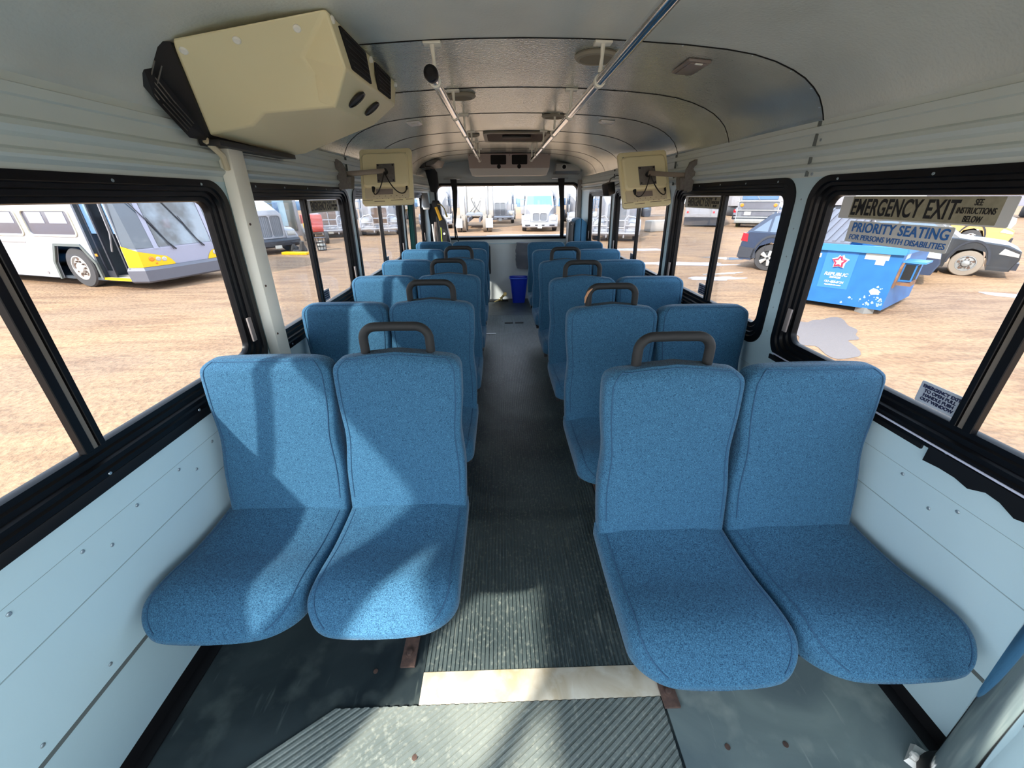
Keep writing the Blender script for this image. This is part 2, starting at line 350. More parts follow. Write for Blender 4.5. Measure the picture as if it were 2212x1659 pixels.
# --- ceiling
CS = [(0, 2.0), (.2, 1.998), (.35, 1.993), (.55, 1.982), (.70, 1.969), (.80, 1.955), (.88, 1.936), (.95, 1.912), (1.00, 1.889), (1.04, 1.862), (1.07, 1.835), (1.09, 1.805), (1.103, 1.780), (1.109, 1.765), (1.125, 1.757)]
def ceil_m():
    m = bpy.data.materials.new('ceiling_metal'); m.use_nodes = True; nt = m.node_tree; b = nt.nodes['Principled BSDF']
    co = nt.nodes.new('ShaderNodeTexCoord')
    # painted matte panels in front of the first seam, bare embossed metal behind it
    sy_ = nt.nodes.new('ShaderNodeSeparateXYZ'); nt.links.new(co.outputs['Object'], sy_.inputs[0])
    for key, v0, v1 in (('Metallic', .12, .62), ('Roughness', .42, .25)):
        mr = nt.nodes.new('ShaderNodeMapRange'); mr.inputs['From Min'].default_value = 1.668; mr.inputs['From Max'].default_value = 1.675
        mr.inputs['To Min'].default_value = v0; mr.inputs['To Max'].default_value = v1; nt.links.new(sy_.outputs['Y'], mr.inputs['Value']); nt.links.new(mr.outputs[0], b.inputs[key])
    n = nt.nodes.new('ShaderNodeTexNoise'); n.inputs['Scale'].default_value = 2.6; n.inputs['Detail'].default_value = 3
    r = nt.nodes.new('ShaderNodeValToRGB'); r.color_ramp.elements[0].color = (0.58, 0.62, 0.58, 1); r.color_ramp.elements[1].color = (0.70, 0.74, 0.69, 1)
    r.color_ramp.elements[0].position = .35; r.color_ramp.elements[1].position = .65
    nt.links.new(co.outputs['Object'], n.inputs['Vector']); nt.links.new(n.outputs['Fac'], r.inputs[0]); nt.links.new(r.outputs[0], b.inputs['Base Color'])
    v = nt.nodes.new('ShaderNodeTexNoise'); v.inputs['Scale'].default_value = 110; v.inputs['Detail'].default_value = 1
    bp = nt.nodes.new('ShaderNodeBump'); bp.inputs['Strength'].default_value = 0.45; bp.inputs['Distance'].default_value = 0.0022
    nt.links.new(co.outputs['Object'], v.inputs['Vector']); nt.links.new(v.outputs['Fac'], bp.inputs['Height']); nt.links.new(bp.outputs[0], b.inputs['Normal'])
    MATS['ceiling_metal'] = m
ceil_m()
prof = [(XC - a, z) for a, z in CS[::-1]] + [(XC + a, z) for a, z in CS[1:]]
def cprof(y, d=0.0): return [(x + (XC - x) * d, y, z - d * 1.0) for x, z in prof]
mb = MB(); mb.loft([[(x, y, z) for x, z in prof] + [(x * 1.02, y, z + .03) for x, z in prof[::-1]] for y in (Y_F, Y_R)], True)
ceiling = struct(mb.obj('ceiling', 'ceiling_metal', smooth=50))
mb = MB(); mb2 = MB()
SEAMS = [-0.95, 0.36, 1.672, 2.325, 2.967, 3.69, 4.33, 4.97, 5.40]
for y in SEAMS:
    mb.loft([[(x, y - .003, z) for x, z in prof], [(x, y - .003, z - .002) for x, z in prof], [(x, y + .003, z - .002) for x, z in prof], [(x, y + .003, z) for x, z in prof]], False, False, False)
    for k in range(1, len(prof) - 1):
        if k % 2: mb2.disc_solid((prof[k][0], y + .012, prof[k][1]), (0, 0, -1), [(0.004, 0), (0.003, .002)], 8)
mb.obj('ceiling_seam', 'seam_dark' if mat('seam_dark', (.02, .02, .02), .9, spec=.05) else '', ceiling, smooth=0); mb2.obj('ceiling_screw', 'rivet', ceiling)
def cz(x): 
    a = abs(x - XC)
    for (p, q), (p2, q2) in zip(CS[:-1], CS[1:]):
        if a <= p2: return q + (q2 - q) * (a - p) / (p2 - p)
    return 1.765

# --- windows
def build_window(n, s, a, b, dv, label=None, frame='black_frame'):
    w = bpy.data.objects.new('window_%d' % n, None); COL.objects.link(w); struct(w); w.location = (wx(s, Z0), (a + b) / 2, Z0)
    W0 = w.location
    def P(u, v, t): return (wx(s, v) + s * t - W0[0], u - W0[1], v - W0[2])
    ins = [(-0.004, 0.0), (-0.004, -0.007), (0.016, -0.008), (0.020, -0.002), (0.030, -0.002), (0.034, 0.008), (0.046, 0.008), (0.050, 0.014), (0.062, 0.014), (0.065, 0.024), (0.065, 0.036), (-0.002, 0.045)]
    mb = MB(); R = []
    for d, t in ins:
        zb = Z0 + d * 1.32; R.append([P(u, v, t) for u, v in rrect(a + d * 1.35, b - d * 1.35, zb, Z1 - d, max(0.085 - d * .7, .03), 8)])
    mb.loft(R + [R[0]], True, False, False)
    mb.obj('outer_frame', frame, w, smooth=35)
    mb = MB()   # sliding sash divider: two uprights and a thin aluminium edge
    za, zb = Z0 + 0.082, Z1 - 0.062
    def bar(y0, y1, t0, t1, m):
        mb.m = m; mb.hexa([P(y0, za, t0), P(y1, za, t0), P(y1, za, t1), P(y0, za, t1), P(y0, zb, t0), P(y1, zb, t0), P(y1, zb, t1), P(y0, zb, t1)], 0.0015, 1)
    bar(dv - .026, dv - .004, 0.002, 0.022, 0); bar(dv - .002, dv + .012, 0.008, 0.030, 1); bar(dv + .014, dv + .030, 0.004, 0.026, 0)
    mb.obj('sash_bar', [frame, 'alu_brown'], w, smooth=0)
    mb = MB(); mb.m = 0
    for k in range(5):
        y = a + .12 + (b - a - .24) * k / 4
        mb.disc_solid(P(y, Z0 + .010, -.007), (-s, 0, 0), [(0.005, 0), (0.004, .002)], 8); mb.disc_solid(P(y, Z1 - .010, -.007), (-s, 0, 0), [(0.005, 0), (0.004, .002)], 8)
    mb.obj('frame_screw', 'rivet', w)
    mb = MB(); mb.box(-.004, .004, -.012, .012, -.05, .05, .002)
    for yy, mn in ((b - .055, 'alu_brown'),) : pass
    o = mb.obj('latch', 'latch_grey', w); o.location = P(b - .062, Z0 + .17, -.002)
    mb = MB(); mb.prism(rrect(a + .08, b - .08, Z0 + .08, Z1 - .06, .04, 6), P, 0.026, 0.030); g = mb.obj('pane', 'bus_glass', w, smooth=0)
    return w, P
mat('alu_brown', (0.20, 0.165, 0.13), 0.4, 0.3); mat('latch_grey', (0.22, 0.19, 0.18), 0.5)
n = 1
WP = {}
for s in (1, -1):
    for i, (a, b) in enumerate(WIN):
        WP[(s, i)] = build_window(n, s, a, b, DIV[i]); n += 1
# driver's window and entry door behind the camera
mb = MB(); fnr = lambda u, v, t: (wx(1, v) + t, u, v)
mb.plate(rrect(-1.46, -0.11, Z0 + .04, Z1 - 0.0, 0.06, 4), [rrect(-1.40, -0.17, Z0 + .10, Z1 - 0.06, 0.05, 4)], fnr, -.006, .03)
struct(mb.obj('window_%d' % n, 'black_frame', smooth=0)); n += 1
mb = MB(); fnl = lambda u, v, t: (wx(-1, max(v, .37)) - t, u, v)
mb.plate([(-1.55, 0.0), (-0.06, 0.0), (-0.06, 1.86), (-1.55, 1.86)], [[(-1.48, .12), (-.84, .12), (-.84, 1.84), (-1.48, 1.84)], [(-.77, .12), (-.13, .12), (-.13, 1.84), (-.77, 1.84)]], fnl, -.004, .03)
struct(mb.obj('door_1', 'black_frame', smooth=0))
# --- rear wall with its window
def rear_out():
    return [(wx(-1, 0) , 0.0), (wx(1, 0), 0.0), (wx(1, .37), .37), (wx(1, 1.765), 1.765)] + [(XC + a, z) for a, z in CS[::-1][1:]] + [(XC - a, z) for a, z in CS[1:]] + [(wx(-1, .37), .37)]
mb = MB(); RW = (-0.935, 1.155, 0.955, 1.675)
mb.plate(rear_out(), [rrect(*RW, 0.09, 8)], lambda u, v, t: (u, Y_R + t, v), 0.0, 0.05)
rear = struct(mb.obj('wall_rear', 'rear_paint' if mat('rear_paint', (0.60, 0.65, 0.65), 0.45, noise=(4, .3, (.53, .58, .58))) else '', smooth=0))
mb = MB(); mb.box(-1.0, 1.16, Y_R - .022, Y_R, 0.862, 0.872, .003); mb.obj('ledge', 'wall_sky_tint', rear)
mb = MB(); mb.box(-1.02, 1.2, Y_R - .012, Y_R, 1.735, 1.742, .002); mb.obj('ledge', 'rear_paint', rear)
w = bpy.data.objects.new('window_%d' % n, None); COL.objects.link(w); struct(w); w.location = (XC, Y_R, .95)
mb = MB(); R = []
for d, t in ((-.025, 0), (-.025, -.014), (0.005, -.016), (.010, .0), (.018, .03), (-.01, .06)):
    R.append([(u - XC, t, v - .95) for u, v in rrect(RW[0] + d, RW[1] - d, RW[2] + d * 1.2, RW[3] - d, .09 - d * .6, 8)])
mb.loft(R + [R[0]], True, False, False); mb.obj('outer_frame', 'black_frame', w)
mb = MB(); mb.prism(rrect(RW[0], RW[1], RW[2], RW[3], .09, 6), lambda u, v, t: (u - XC, t, v - .95), .026, .030); mb.obj('pane', 'bus_glass', w, smooth=0)
n += 1
# front end: windscreen wall and an unseen header added to end the aisle sun patch
mb = MB()
mb.plate(rear_out(), [rrect(-0.98, 1.14, 0.62, 1.90, 0.10, 6)], lambda u, v, t: (u, Y_F - t, v), 0.0, 0.05)
struct(mb.obj('wall_front', 'upper_paint', smooth=0))
mb = MB(); hz = 1.67
mb.plate([(wx(-1, hz), hz), (wx(1, hz), hz), (wx(1, 1.765), 1.765)] + [(XC + a, z) for a, z in CS[::-1][1:]] + [(XC - a, z) for a, z in CS[1:]] + [(wx(-1, 1.765), 1.765)], [], lambda u, v, t: (u, -0.47 - t, v), 0.0, 0.03)
struct(mb.obj('added_sun_header', 'upper_paint', smooth=0))
# cream cover post on the left between the first two windows, rear corner post
mb = MB(); X = lambda z: wx(-1, z)
mb.hexa([(X(.74) + .045, 1.655, .74), (X(.74) + .045, 1.745, .74), (X(.74) + .002, 1.752, .74), (X(.74) + .002, 1.648, .74), (X(1.69) + .045, 1.655, 1.69), (X(1.69) + .045, 1.745, 1.69), (X(1.69) + .002, 1.752, 1.69), (X(1.69) + .002, 1.648, 1.69)], .006)
p = struct(mb.obj('trim_1', 'cream_paint'))
mb = MB()
for z in (.84, .98, 1.19, 1.43): mb.disc_solid((X(z) + .045, 1.672, z), (1, 0, 0), [(0.005, 0), (0.004, .003)], 10)
mb.obj('screw', 'rust_brown', p)
mb = MB(); mb.box(1.145, 1.205, Y_R - .05, Y_R - .004, .93, 1.73, .004); struct(mb.obj('trim_2', 'post_taupe' if mat('post_taupe', (.42, .38, .35), .5) else ''))
# torn black trim under the first window on the right and its pale ledge
mb = MB(); random.seed(3)
def ragged(y0, y1, zt, zb, t, step=.035, amp=.012):
    P = [(y0, zt), (y1, zt)]; y = y1
    while y > y0: P.append((y, zb + random.uniform(-amp, amp))); y -= random.uniform(.5, 1.3) * step
    P.append((y0, zb + random.uniform(-amp, amp))); mb.prism(P, lambda u, v, tt: (wx(1, v) - tt, u, v), .0, t)
ragged(0.905, 1.62, .862, .842, .007, .2, .001); ragged(0.60, 0.885, .866, .822, .009); ragged(.30, .58, .860, .815, .008); ragged(-.3, .27, .860, .82, .008)
struct(mb.obj('trim_3', 'black_rubber', smooth=0))
mb = MB(); mb.box(wx(1, .872) - .012, wx(1, .872), -.4, 1.6, .871, .876, .001); struct(mb.obj('trim_4', 'pale_ledge' if mat('pale_ledge', (.55, .57, .70), .3) else ''))
mb = MB(); mb.box(wx(-1, .85), wx(-1, .85) + .010, -.05, 1.64, .836, .868, .003); struct(mb.obj('trim_5', 'black_rubber'))
# ================================================================== passenger benches
SW = 0.4417; RINGS = {}
def sgn(v): return -1 if v < 0 else 1
def superring(cx, yc, z, hw, ht, n=36, e=3.2):
    P = []
    for k in range(n):
        a = 2 * PI * k / n; c, s_ = math.cos(a), math.sin(a)
        P.append((cx + hw * sgn(c) * abs(c) ** (2 / e), yc + ht * sgn(s_) * abs(s_) ** (2 / e), z))
    return P
def back_mesh(crown):
    """one upright cushion; local: x across, y depth (0 at the top front), z up from floor"""
    mb = MB(); rings = []; zt = 1.040; zb = 0.43; N = 30; HW = SW / 2 - .003
    r = .058
    for i in range(N + 1):
        f = i / N; f2 = 1 - (1 - f) ** 1.7; z = zb + (zt - zb) * f2
        dz = zt - z
        w = HW if dz > r else HW - r + math.sqrt(max(0, r * r - (r - dz) ** 2))
        w -= .012 * math.exp(-((z - .76) / .09) ** 2) + .006 * max(0, (.62 - z) / .2)
        th = .046 * (min(1, (dz + .004) / .03) ** .5 if dz < .03 else 1)
        yc = .046 - .115 * ((1.05 - z) / .61) + .010 * math.sin((z - .5) * 6.5)
        R = []
        for (x, y, zz) in superring(0, yc, z, w, th, 40, 6.5):
            u = x / HW
            front = max(0, -(y - yc) / th)
            y -= front * .010 * (1 - u * u)
            zz += crown * math.cos(min(1, abs(x) / .145) * PI / 2) ** 1.2 * max(0, 1 - dz / .10) * .014 / .014 if crown else 0
            zz -= max(0, 1 - dz / .03) * .006 * u * u
            R.append((x, y, zz))
        rings.append(R)
    RINGS['back_h' if crown else 'back'] = rings
    mb.loft(rings); return mb
def seat_mesh():
    """bottom cushion; local y from 0 (rear) to -0.53 (front nose)"""
    mb = MB(); rings = []; N = 34; L = 0.508; HW = SW / 2 - .003
    for i in range(N + 1):
        f = i / N; f2 = 1 - (1 - f) ** 1.6; d = L * f2; dd = L - d; rr = .10
        w = HW if dd > rr else HW - rr + math.sqrt(max(0, rr * rr - (rr - dd) ** 2))
        zt = .497 + .010 * math.sin(min(1, d / .3) * PI) * -1 + .014 * math.exp(-((d - .37) / .08) ** 2)
        if dd < .12: zt -= .052 * ((.12 - dd) / .12) ** 2.2
        zb = .392 + (.040 * ((.16 - dd) / .16) ** 2 if dd < .16 else 0)
        ht = (zt - zb) / 2; zc = (zt + zb) / 2; R = []
        for (x, q, _) in superring(0, 0, 0, w, ht, 40, 5.5):
            u = x / HW; top = max(0, q / ht)
            dip = .014 * top * max(0, 1 - d / .13) * min(1, max(0, (.80 - abs(u)) / .18)) - .012 * top * math.exp(-(u / .55) ** 2) * math.exp(-((d - .26) / .12) ** 2)
            yb = -d + (.0) + .02 * u * u * max(0, 1 - dd / .15)
            R.append((x, yb, zc + q + top * .008 * (1 - u * u) + dip))
        rings.append(R)
    RINGS['seat'] = rings
    mb.loft(rings); return mb
ME = {}
def meshes():
    ME['back_h'] = back_mesh(.016).mesh('backrest', 'seat_fabric', 60)
    ME['back'] = back_mesh(0).mesh('backrest', 'seat_fabric', 60)
    ME['seat'] = seat_mesh().mesh('seat_cushion', 'seat_fabric', 60)
    # piping follows the cushions' own front edges
    for nm, key in (('pipe_b_h', 'back_h'), ('pipe_b', 'back')):
        R = RINGS[key]; M = len(R); top = M - 3; P = []
        off = lambda p, dx: (p[0] + dx, p[1] - .0008, p[2])
        for i in range(3, top): P.append(off(R[i][35], 0))
        P += [(p[0], p[1] - .0008, p[2] + .0006) for p in (R[top][k] for k in range(35, 24, -1))]
        for i in range(top - 1, 2, -1): P.append(off(R[i][25], 0))
        mb = MB(); mb.tube(P, .0019, 6); ME[nm] = mb.mesh('piping', 'seat_seam', 60)
    for sgn_, kk in ((1, 5), (-1, 15)):
        R = RINGS['seat']; mb = MB(); mb.tube([(p[0], p[1], p[2] + .0004) for p in (r_[kk] for r_ in R[3:-3])], .0019, 6)
        ME['pipe_s%d' % sgn_] = mb.mesh('piping', 'seat_seam', 60)
    # grab handle: foam covered hoop
    mb = MB(); P = [(-.112, .045, .99), (-.112, .045, 1.075)]
    for k in range(1, 8): a = PI / 2 * k / 8; P.append((-.112 + .045 * (1 - math.cos(a)), .045, 1.085 + .045 * math.sin(a)))
    P += [(-.067, .045, 1.130), (0, .045, 1.131), (.067, .045, 1.130)]
    for k in range(7, 0, -1): a = PI / 2 * k / 8; P.append((.112 - .045 * (1 - math.cos(a)), .045, 1.085 + .045 * math.sin(a)))
    P += [(.112, .045, 1.075), (.112, .045, .99)]
    mb.tube(P, .0155, 14); ME['handle'] = mb.mesh('grab_handle', 'black_foam', 60)
    mb = MB(); mb.tube([(-.129, .040, 1.052), (-.128, .034, 1.080), (-.118, .030, 1.106), (-.100, .029, 1.124)], [.002, .006, .006, .002], 8); ME['tear'] = mb.mesh('torn_foam', 'foam_tan', 60)
    # frame under the cushions, leg and floor bracket (bench local: x -W..W)
    mb = MB()
    for y in (-.34, -.12): mb.box(-SW + .05, SW - .05, y - .02, y + .02, .362, .390, .003)
    for x in (-SW + .03, -.02, .02, SW - .03): mb.box(x - .012, x + .012, -.38, 0.02, .370, .392, .002)
    for x in (-SW * 1 + .05, -.06, .06, SW - .05): mb.hexa([(x - .012, .00, .38), (x + .012, .00, .38), (x + .012, .03, .38), (x - .012, .03, .38), (x - .012, .085, .98), (x + .012, .085, .98), (x + .012, .098, .98), (x - .012, .098, .98)])
    ME['frame'] = mb.mesh('frame', 'black_plastic', 0)
    mb = MB(); mb.box(-.02, .02, -.34, -.30, .010, .37, .003); mb.box(-.02, .02, -.06, -.02, .010, .37, .003); mb.box(-.02, .02, -.34, -.02, .15, .18, .002)
    mb.m = 1; mb.box(-.026, .026, -.44, .04, .006, .016, .002)
    mb.disc_solid((0, -.395, .016), (0, 0, 1), [(.016, 0), (.016, .002), (.010, .003), (.010, .012), (.007, .013)], 12)
    ME['leg'] = mb.mesh('leg', ['black_plastic', 'rust_brown'], 30)
meshes()
XL0, XR0 = -1.0251 + SW, 0.309 + .4465
YL0, YR0, PIT = 1.2164, 1.0662, 0.7391
def bench(side, row, handle, label, tear=False):
    cx = XL0 if side < 0 else XR0; y = (YL0 if side < 0 else YR0) + row * PIT
    t = thing('passenger_bench', label, 'bus seat', (cx, y, 0), 0, 'blue double seats on the %s' % ('window side with the air conditioner' if side < 0 else 'side of the dumpster'))
    if side > 0: t.scale = (0.4465 / SW, 1, 1)
    aisle = -side
    for k in (-1, 1):
        h = handle and k == aisle
        b = mobj('backrest', ME['back_h' if h else 'back'], t, (k * SW / 2, -.012, 0)); mobj('piping', ME['pipe_b_h' if h else 'pipe_b'], b)
        c = mobj('seat_cushion', ME['seat'], t, (k * SW / 2 + (0 if k == aisle else k * .011), -.055, 0)); c.scale = (1.0 if k == aisle else 1.045, 1, 1); [mobj('piping', ME['pipe_s%d' % q], c) for q in (-1, 1)]
    if handle:
        hobj = mobj('grab_handle', ME['handle'], t, (aisle * SW / 2, 0, 0))
        if tear: lab(mobj('torn_foam', ME['tear'], hobj), 'torn tan patch in the black foam grip')
    mobj('frame', ME['frame'], t, (0, -.06, 0)); mobj('leg', ME['leg'], t, (aisle * .22, 0.03, 0))
    return t
ordn = ['first row, nearest', 'second row', 'third row', 'fourth row', 'fifth row', 'sixth and last row']
for i in range(6):
    bench(-1, i, i < 4, 'blue double seat%s, left of the aisle, %s' % (' with black grab handle' if i < 4 else ' without handle', ordn[i]))
    bench(1, i, i < 4, 'blue double seat%s, right of the aisle, %s' % (' with torn black grab handle' if i == 1 else ' with black grab handle' if i < 4 else ' without handle', ordn[i]), tear=(i == 1))
# ================================================================== fittings inside the bus
def V3(*a): return Vector(a)
# --- big cream air conditioner in the corner of the ceiling, left
A = V3(-.865, 1.346, 1.905); B = V3(-.457, 1.386, 1.979); B1 = V3(-.442, 1.43, 1.858); C_ = V3(-.452, 2.15, 1.982); D = V3(-.470, 2.15, 1.897)
L1 = V3(-.533, 1.55, 1.787); E_ = V3(-.579, 2.15, 1.821); F = V3(-.916, 2.15, 1.711); G = V3(-.975, 1.57, 1.716)
K1 = V3(-.575, 1.465, 1.897); K2 = V3(-.76, 1.535, 1.770); K3 = V3(-.83, 1.58, 1.742)
At = V3(-.865, 1.346, 1.93); 
ac = thing('air_conditioner', 'big cream air conditioner cover with dark grille hung at the left ceiling corner', 'air conditioner', (-.75, 1.7, 1.95))
O0 = Vector(ac.location)
def loc(p): return Vector(p) - O0
mb = MB(); v = {k: mb.bm.verts.new(loc(p)) for k, p in dict(A=A, B=B, B1=B1, C=C_, D=D, L1=L1, E=E_, F=F, G=G, K1=K1, K2=K2, K3=K3, G2=V3(-1.005, 1.62, 1.714), F2=V3(-1.01, 2.15, 1.70), A2=V3(-.865, 2.15, 1.93), H=V3(-1.01, 2.15, 1.78), H1=V3(-1.0, 1.62, 1.80)).items()}
def fc(*n_): mb.face([v[q] for q in n_])
fc('A', 'B', 'K1'); fc('B', 'B1', 'K1'); fc('A', 'K1', 'K2'); fc('A', 'K2', 'K3'); fc('A', 'K3', 'G')
fc('B', 'C', 'D', 'B1'); fc('B1', 'D', 'E', 'L1'); fc('K1', 'B1', 'L1'); fc('K1', 'L1', 'K2')
fc('K2', 'L1', 'E'); fc('K2', 'E', 'F'); fc('K2', 'F', 'K3'); fc('K3', 'F', 'G'); fc('G', 'F', 'F2', 'G2'); fc('C', 'D', 'E', 'F', 'A2'); fc('A2', 'F', 'F2', 'H'); fc('A', 'A2', 'C', 'B'); fc('A', 'G', 'G2', 'H1'); fc('A', 'H1', 'H', 'A2'); fc('G2', 'F2', 'H', 'H1')
o = mb.obj('cover', 'cream_plastic', ac, smooth=18)
bv = o.modifiers.new('soft', 'BEVEL'); bv.width = .007; bv.segments = 3; bv.limit_method = 'ANGLE'; bv.angle_limit = math.radians(22); bv.harden_normals = False
def patch(p00, p10, p11, p01, u0, u1, v0, v1, r, mtl, name, t=.004, parent=ac, n_=5):
    """rounded rectangle patch on the quad p00..p11 in its 0..1 coordinates"""
    nrm = (p10 - p00).cross(p01 - p00).normalized()
    def fn(u, w, tt): return loc(p00.lerp(p10, u).lerp(p01.lerp(p11, u), w)) + nrm * tt
    mb = MB(); mb.prism(rrect(u0, u1, v0, v1, r, n_), fn, -.002, t); return mb, fn, name, mtl
side = (B1, D, C_, B)
if (D - B1).cross(B - B1).x < 0: side = (D, B1, B, C_)
for (a, b) in ((.10, .42), (.56, .86)):
    if side[0] is D: a, b = 1 - b, 1 - a
    mb, fn, nm, mt = patch(*side, a, b, .10, .92, .03, 'dark_void', 'louvre', .003); mb.obj('louvre', 'dark_void', ac, smooth=0)
    mb = MB()
    for k in range(6):
        w = .18 + .13 * k; mb.hexa([fn(a + .02, w, .0035), fn(b - .02, w, .0035), fn(b - .02, w, .006), fn(a + .02, w, .006), fn(a + .02, w + .015, .0035), fn(b - .02, w + .015, .0035), fn(b - .02, w + .015, .006), fn(a + .02, w + .015, .006)])
    mb.obj('louvre_slat', 'black_plastic', ac, smooth=0)
nf = (D - B1).cross(E_ - B1).normalized()
if nf.x < 0: nf = -nf
for f in (.27, .62):
    c = B1.lerp(D, f).lerp(L1.lerp(E_, f), .5)
    mb = MB(); mb.disc_solid(loc(c) + nf * .001, nf, [(.036, 0), (.036, .006), (.031, .007), (.030, .004)], 28); mb.obj('round_vent', 'black_plastic', ac)
# shallow box pressed out beside the round vents
mb = MB(); q = [V3(-.560, 1.49, 1.862), V3(-.470, 1.46, 1.858), V3(-.535, 1.555, 1.785), V3(-.575, 1.53, 1.80)]
mb.hexa([loc(q[0]), loc(q[1]), loc(V3(-.49, 1.60, 1.86)), loc(V3(-.57, 1.60, 1.86)), loc(q[3]), loc(q[2]), loc(V3(-.545, 1.64, 1.80)), loc(V3(-.60, 1.62, 1.81))], .004)
mb.obj('vent_duct', 'cream_plastic', ac)
npl = (B - A).cross(G - A).normalized()
if npl.y > 0: npl = -npl
def on_plane(px, P0, nn):  # bolt positions given as fractions on the near face
    return px
for f, g in ((.05, .10), (.40, .09), (.80, .10)):
    mb = MB(); c = A.lerp(B, f) + (G - A).normalized() * .035; mb.disc_solid(loc(c) + npl * 0.0, npl, [(.0105, 0), (.0105, .003), (.007, .006)], 14); mb.obj('bolt_cap', 'white_cap', ac)
ns = V3(1, 0, .1).normalized()
for f in (.04, .50, .96):
    mb = MB(); c = B.lerp(C_, f) - V3(0, 0, .014); mb.disc_solid(loc(c), ns, [(.010, -.004), (.010, .005), (.006, .008)], 12); mb.obj('bolt_cap', 'white_cap', ac)
# dark grille box at the wall end
mb = MB()
Q = [V3(-.955, 1.33, 1.895), V3(-1.003, 1.345, 1.845), V3(-.995, 1.40, 1.775), V3(-1.0, 1.50, 1.70), V3(-.985, 1.58, 1.70), V3(-.873, 1.352, 1.900)]
Q2 = [p + V3(0, .5, 0) for p in Q]; Q2 = [V3(p.x, 2.10, p.z) for p in Q]
mb.loft([[loc(p) for p in Q], [loc(p) for p in Q2]]); g = mb.obj('side_grille', 'black_plastic', ac, smooth=0)
mb = MB()
for r_, (a, b, c0, c1) in enumerate(((Q[0], Q[1], .2, .9), (Q[1], Q[2], .1, .9), (Q[2], Q[3], .1, .9), (Q[2], Q[3], .1, .9))):
    for k in range(4):
        off = (Q[5].lerp(Q[4], .5) - a.lerp(b, .5)) * (.12 + .11 * k)
        mb.tube([loc(a.lerp(b, .12) + off) + V3(0, -.002, 0), loc(a.lerp(b, .88) + off) + V3(0, -.002, 0)], .0018, 6)
mb.obj('grille_rib', 'grey_paint', ac)
mb = MB(); mb.box(-1.015, -.945, 1.56, 2.10, 1.684, 1.702, .002); 
bmesh.ops.translate(mb.bm, verts=mb.bm.verts, vec=-O0); mb.obj('drip_tray', 'black_plastic', ac)
mb = MB(); mb.tube([loc(p) for p in (V3(-.99, 1.56, 1.70), V3(-.985, 1.62, 1.66), V3(-1.0, 1.65, 1.62))], .011, 8); mb.obj('drain_stub', 'cream_light', ac)

# --- rear air conditioner
ra = thing('air_conditioner', 'taupe and white rear air conditioner with two square vents above the rear window', 'air conditioner', (.125, 5.9, 2.0)); O0 = Vector(ra.location)
y0 = 5.45
mb = MB(); mb.loft([[loc(p) for p in ((-.382, y0, 1.99), (.632, y0, 1.99), (.632, 6.30, 1.96), (-.382, 6.30, 1.96))], [loc(p) for p in ((-.372, y0 + .01, 1.836), (.622, y0 + .01, 1.836), (.622, 6.30, 1.836), (-.372, 6.30, 1.836))]], True, True, True)
mb.obj('cover', 'ac_taupe' if mat('ac_taupe', (.40, .34, .31), .45) else '', ra, smooth=0)
mb = MB(); mb.loft([[loc(p) for p in ((-.372, y0 + .009, 1.836), (.622, y0 + .009, 1.836), (.622, 6.30, 1.836), (-.372, 6.30, 1.836))], [loc(p) for p in ((-.345, y0 + .10, 1.758), (.595, y0 + .10, 1.758), (.595, 6.30, 1.78), (-.345, 6.30, 1.78))]], True, True, True)
mb.obj('lower_tray', 'white_plastic', ra, smooth=0)
for x0, x1 in ((-.105, .085), (.155, .345)):
    mb = MB(); mb.prism(rrect(x0, x1, 1.875, 1.978, .012), lambda u, w, t: loc((u, y0 - t, w)), -.004, .004); mb.obj('louvre', 'dark_void', ra, smooth=0)
for x in (-.005, .245):
    mb = MB(); mb.disc_solid(loc((x, y0 + .006, 1.853)), (0, -1, 0), [(.024, 0), (.024, .006), (.02, .007)], 20); mb.obj('round_vent', 'dark_void', ra)
mb = MB()
for x in (-.36, .125, .61): mb.disc_solid(loc((x, y0, 1.975)), (0, -1, 0), [(.006, 0), (.005, .004)], 8)
mb.obj('bolt', 'rust_brown', ra)
# --- roof hatch
rh = thing('roof_hatch', 'brown roof hatch with rounded frame in the ceiling before the rear air conditioner', 'roof hatch', (.15, 4.02, 1.99)); O0 = Vector(rh.location)
mb = MB(); mb.plate(rrect(-.13, .43, 3.72, 4.31, .06), [rrect(-.10, .40, 3.76, 4.27, .05)], lambda u, w, t: loc((u, w, cz(u) + t)), -.014, -.001); mb.obj('hatch_frame', 'hatch_rim' if mat('hatch_rim', (.30, .28, .22), .5) else '', rh, smooth=0)
mb = MB(); mb.prism(rrect(-.10, .40, 3.76, 4.27, .05), lambda u, w, t: loc((u, w, cz(u) + t)), -.010, -.002); mb.obj('hatch_panel', 'rust_brown', rh, smooth=0)
mb = MB(); mb.box(.03, .27, 3.82, 3.85, 1.965, 1.985, .004); bmesh.ops.translate(mb.bm, verts=mb.bm.verts, vec=-O0); mb.obj('hatch_handle', 'black_plastic', rh)

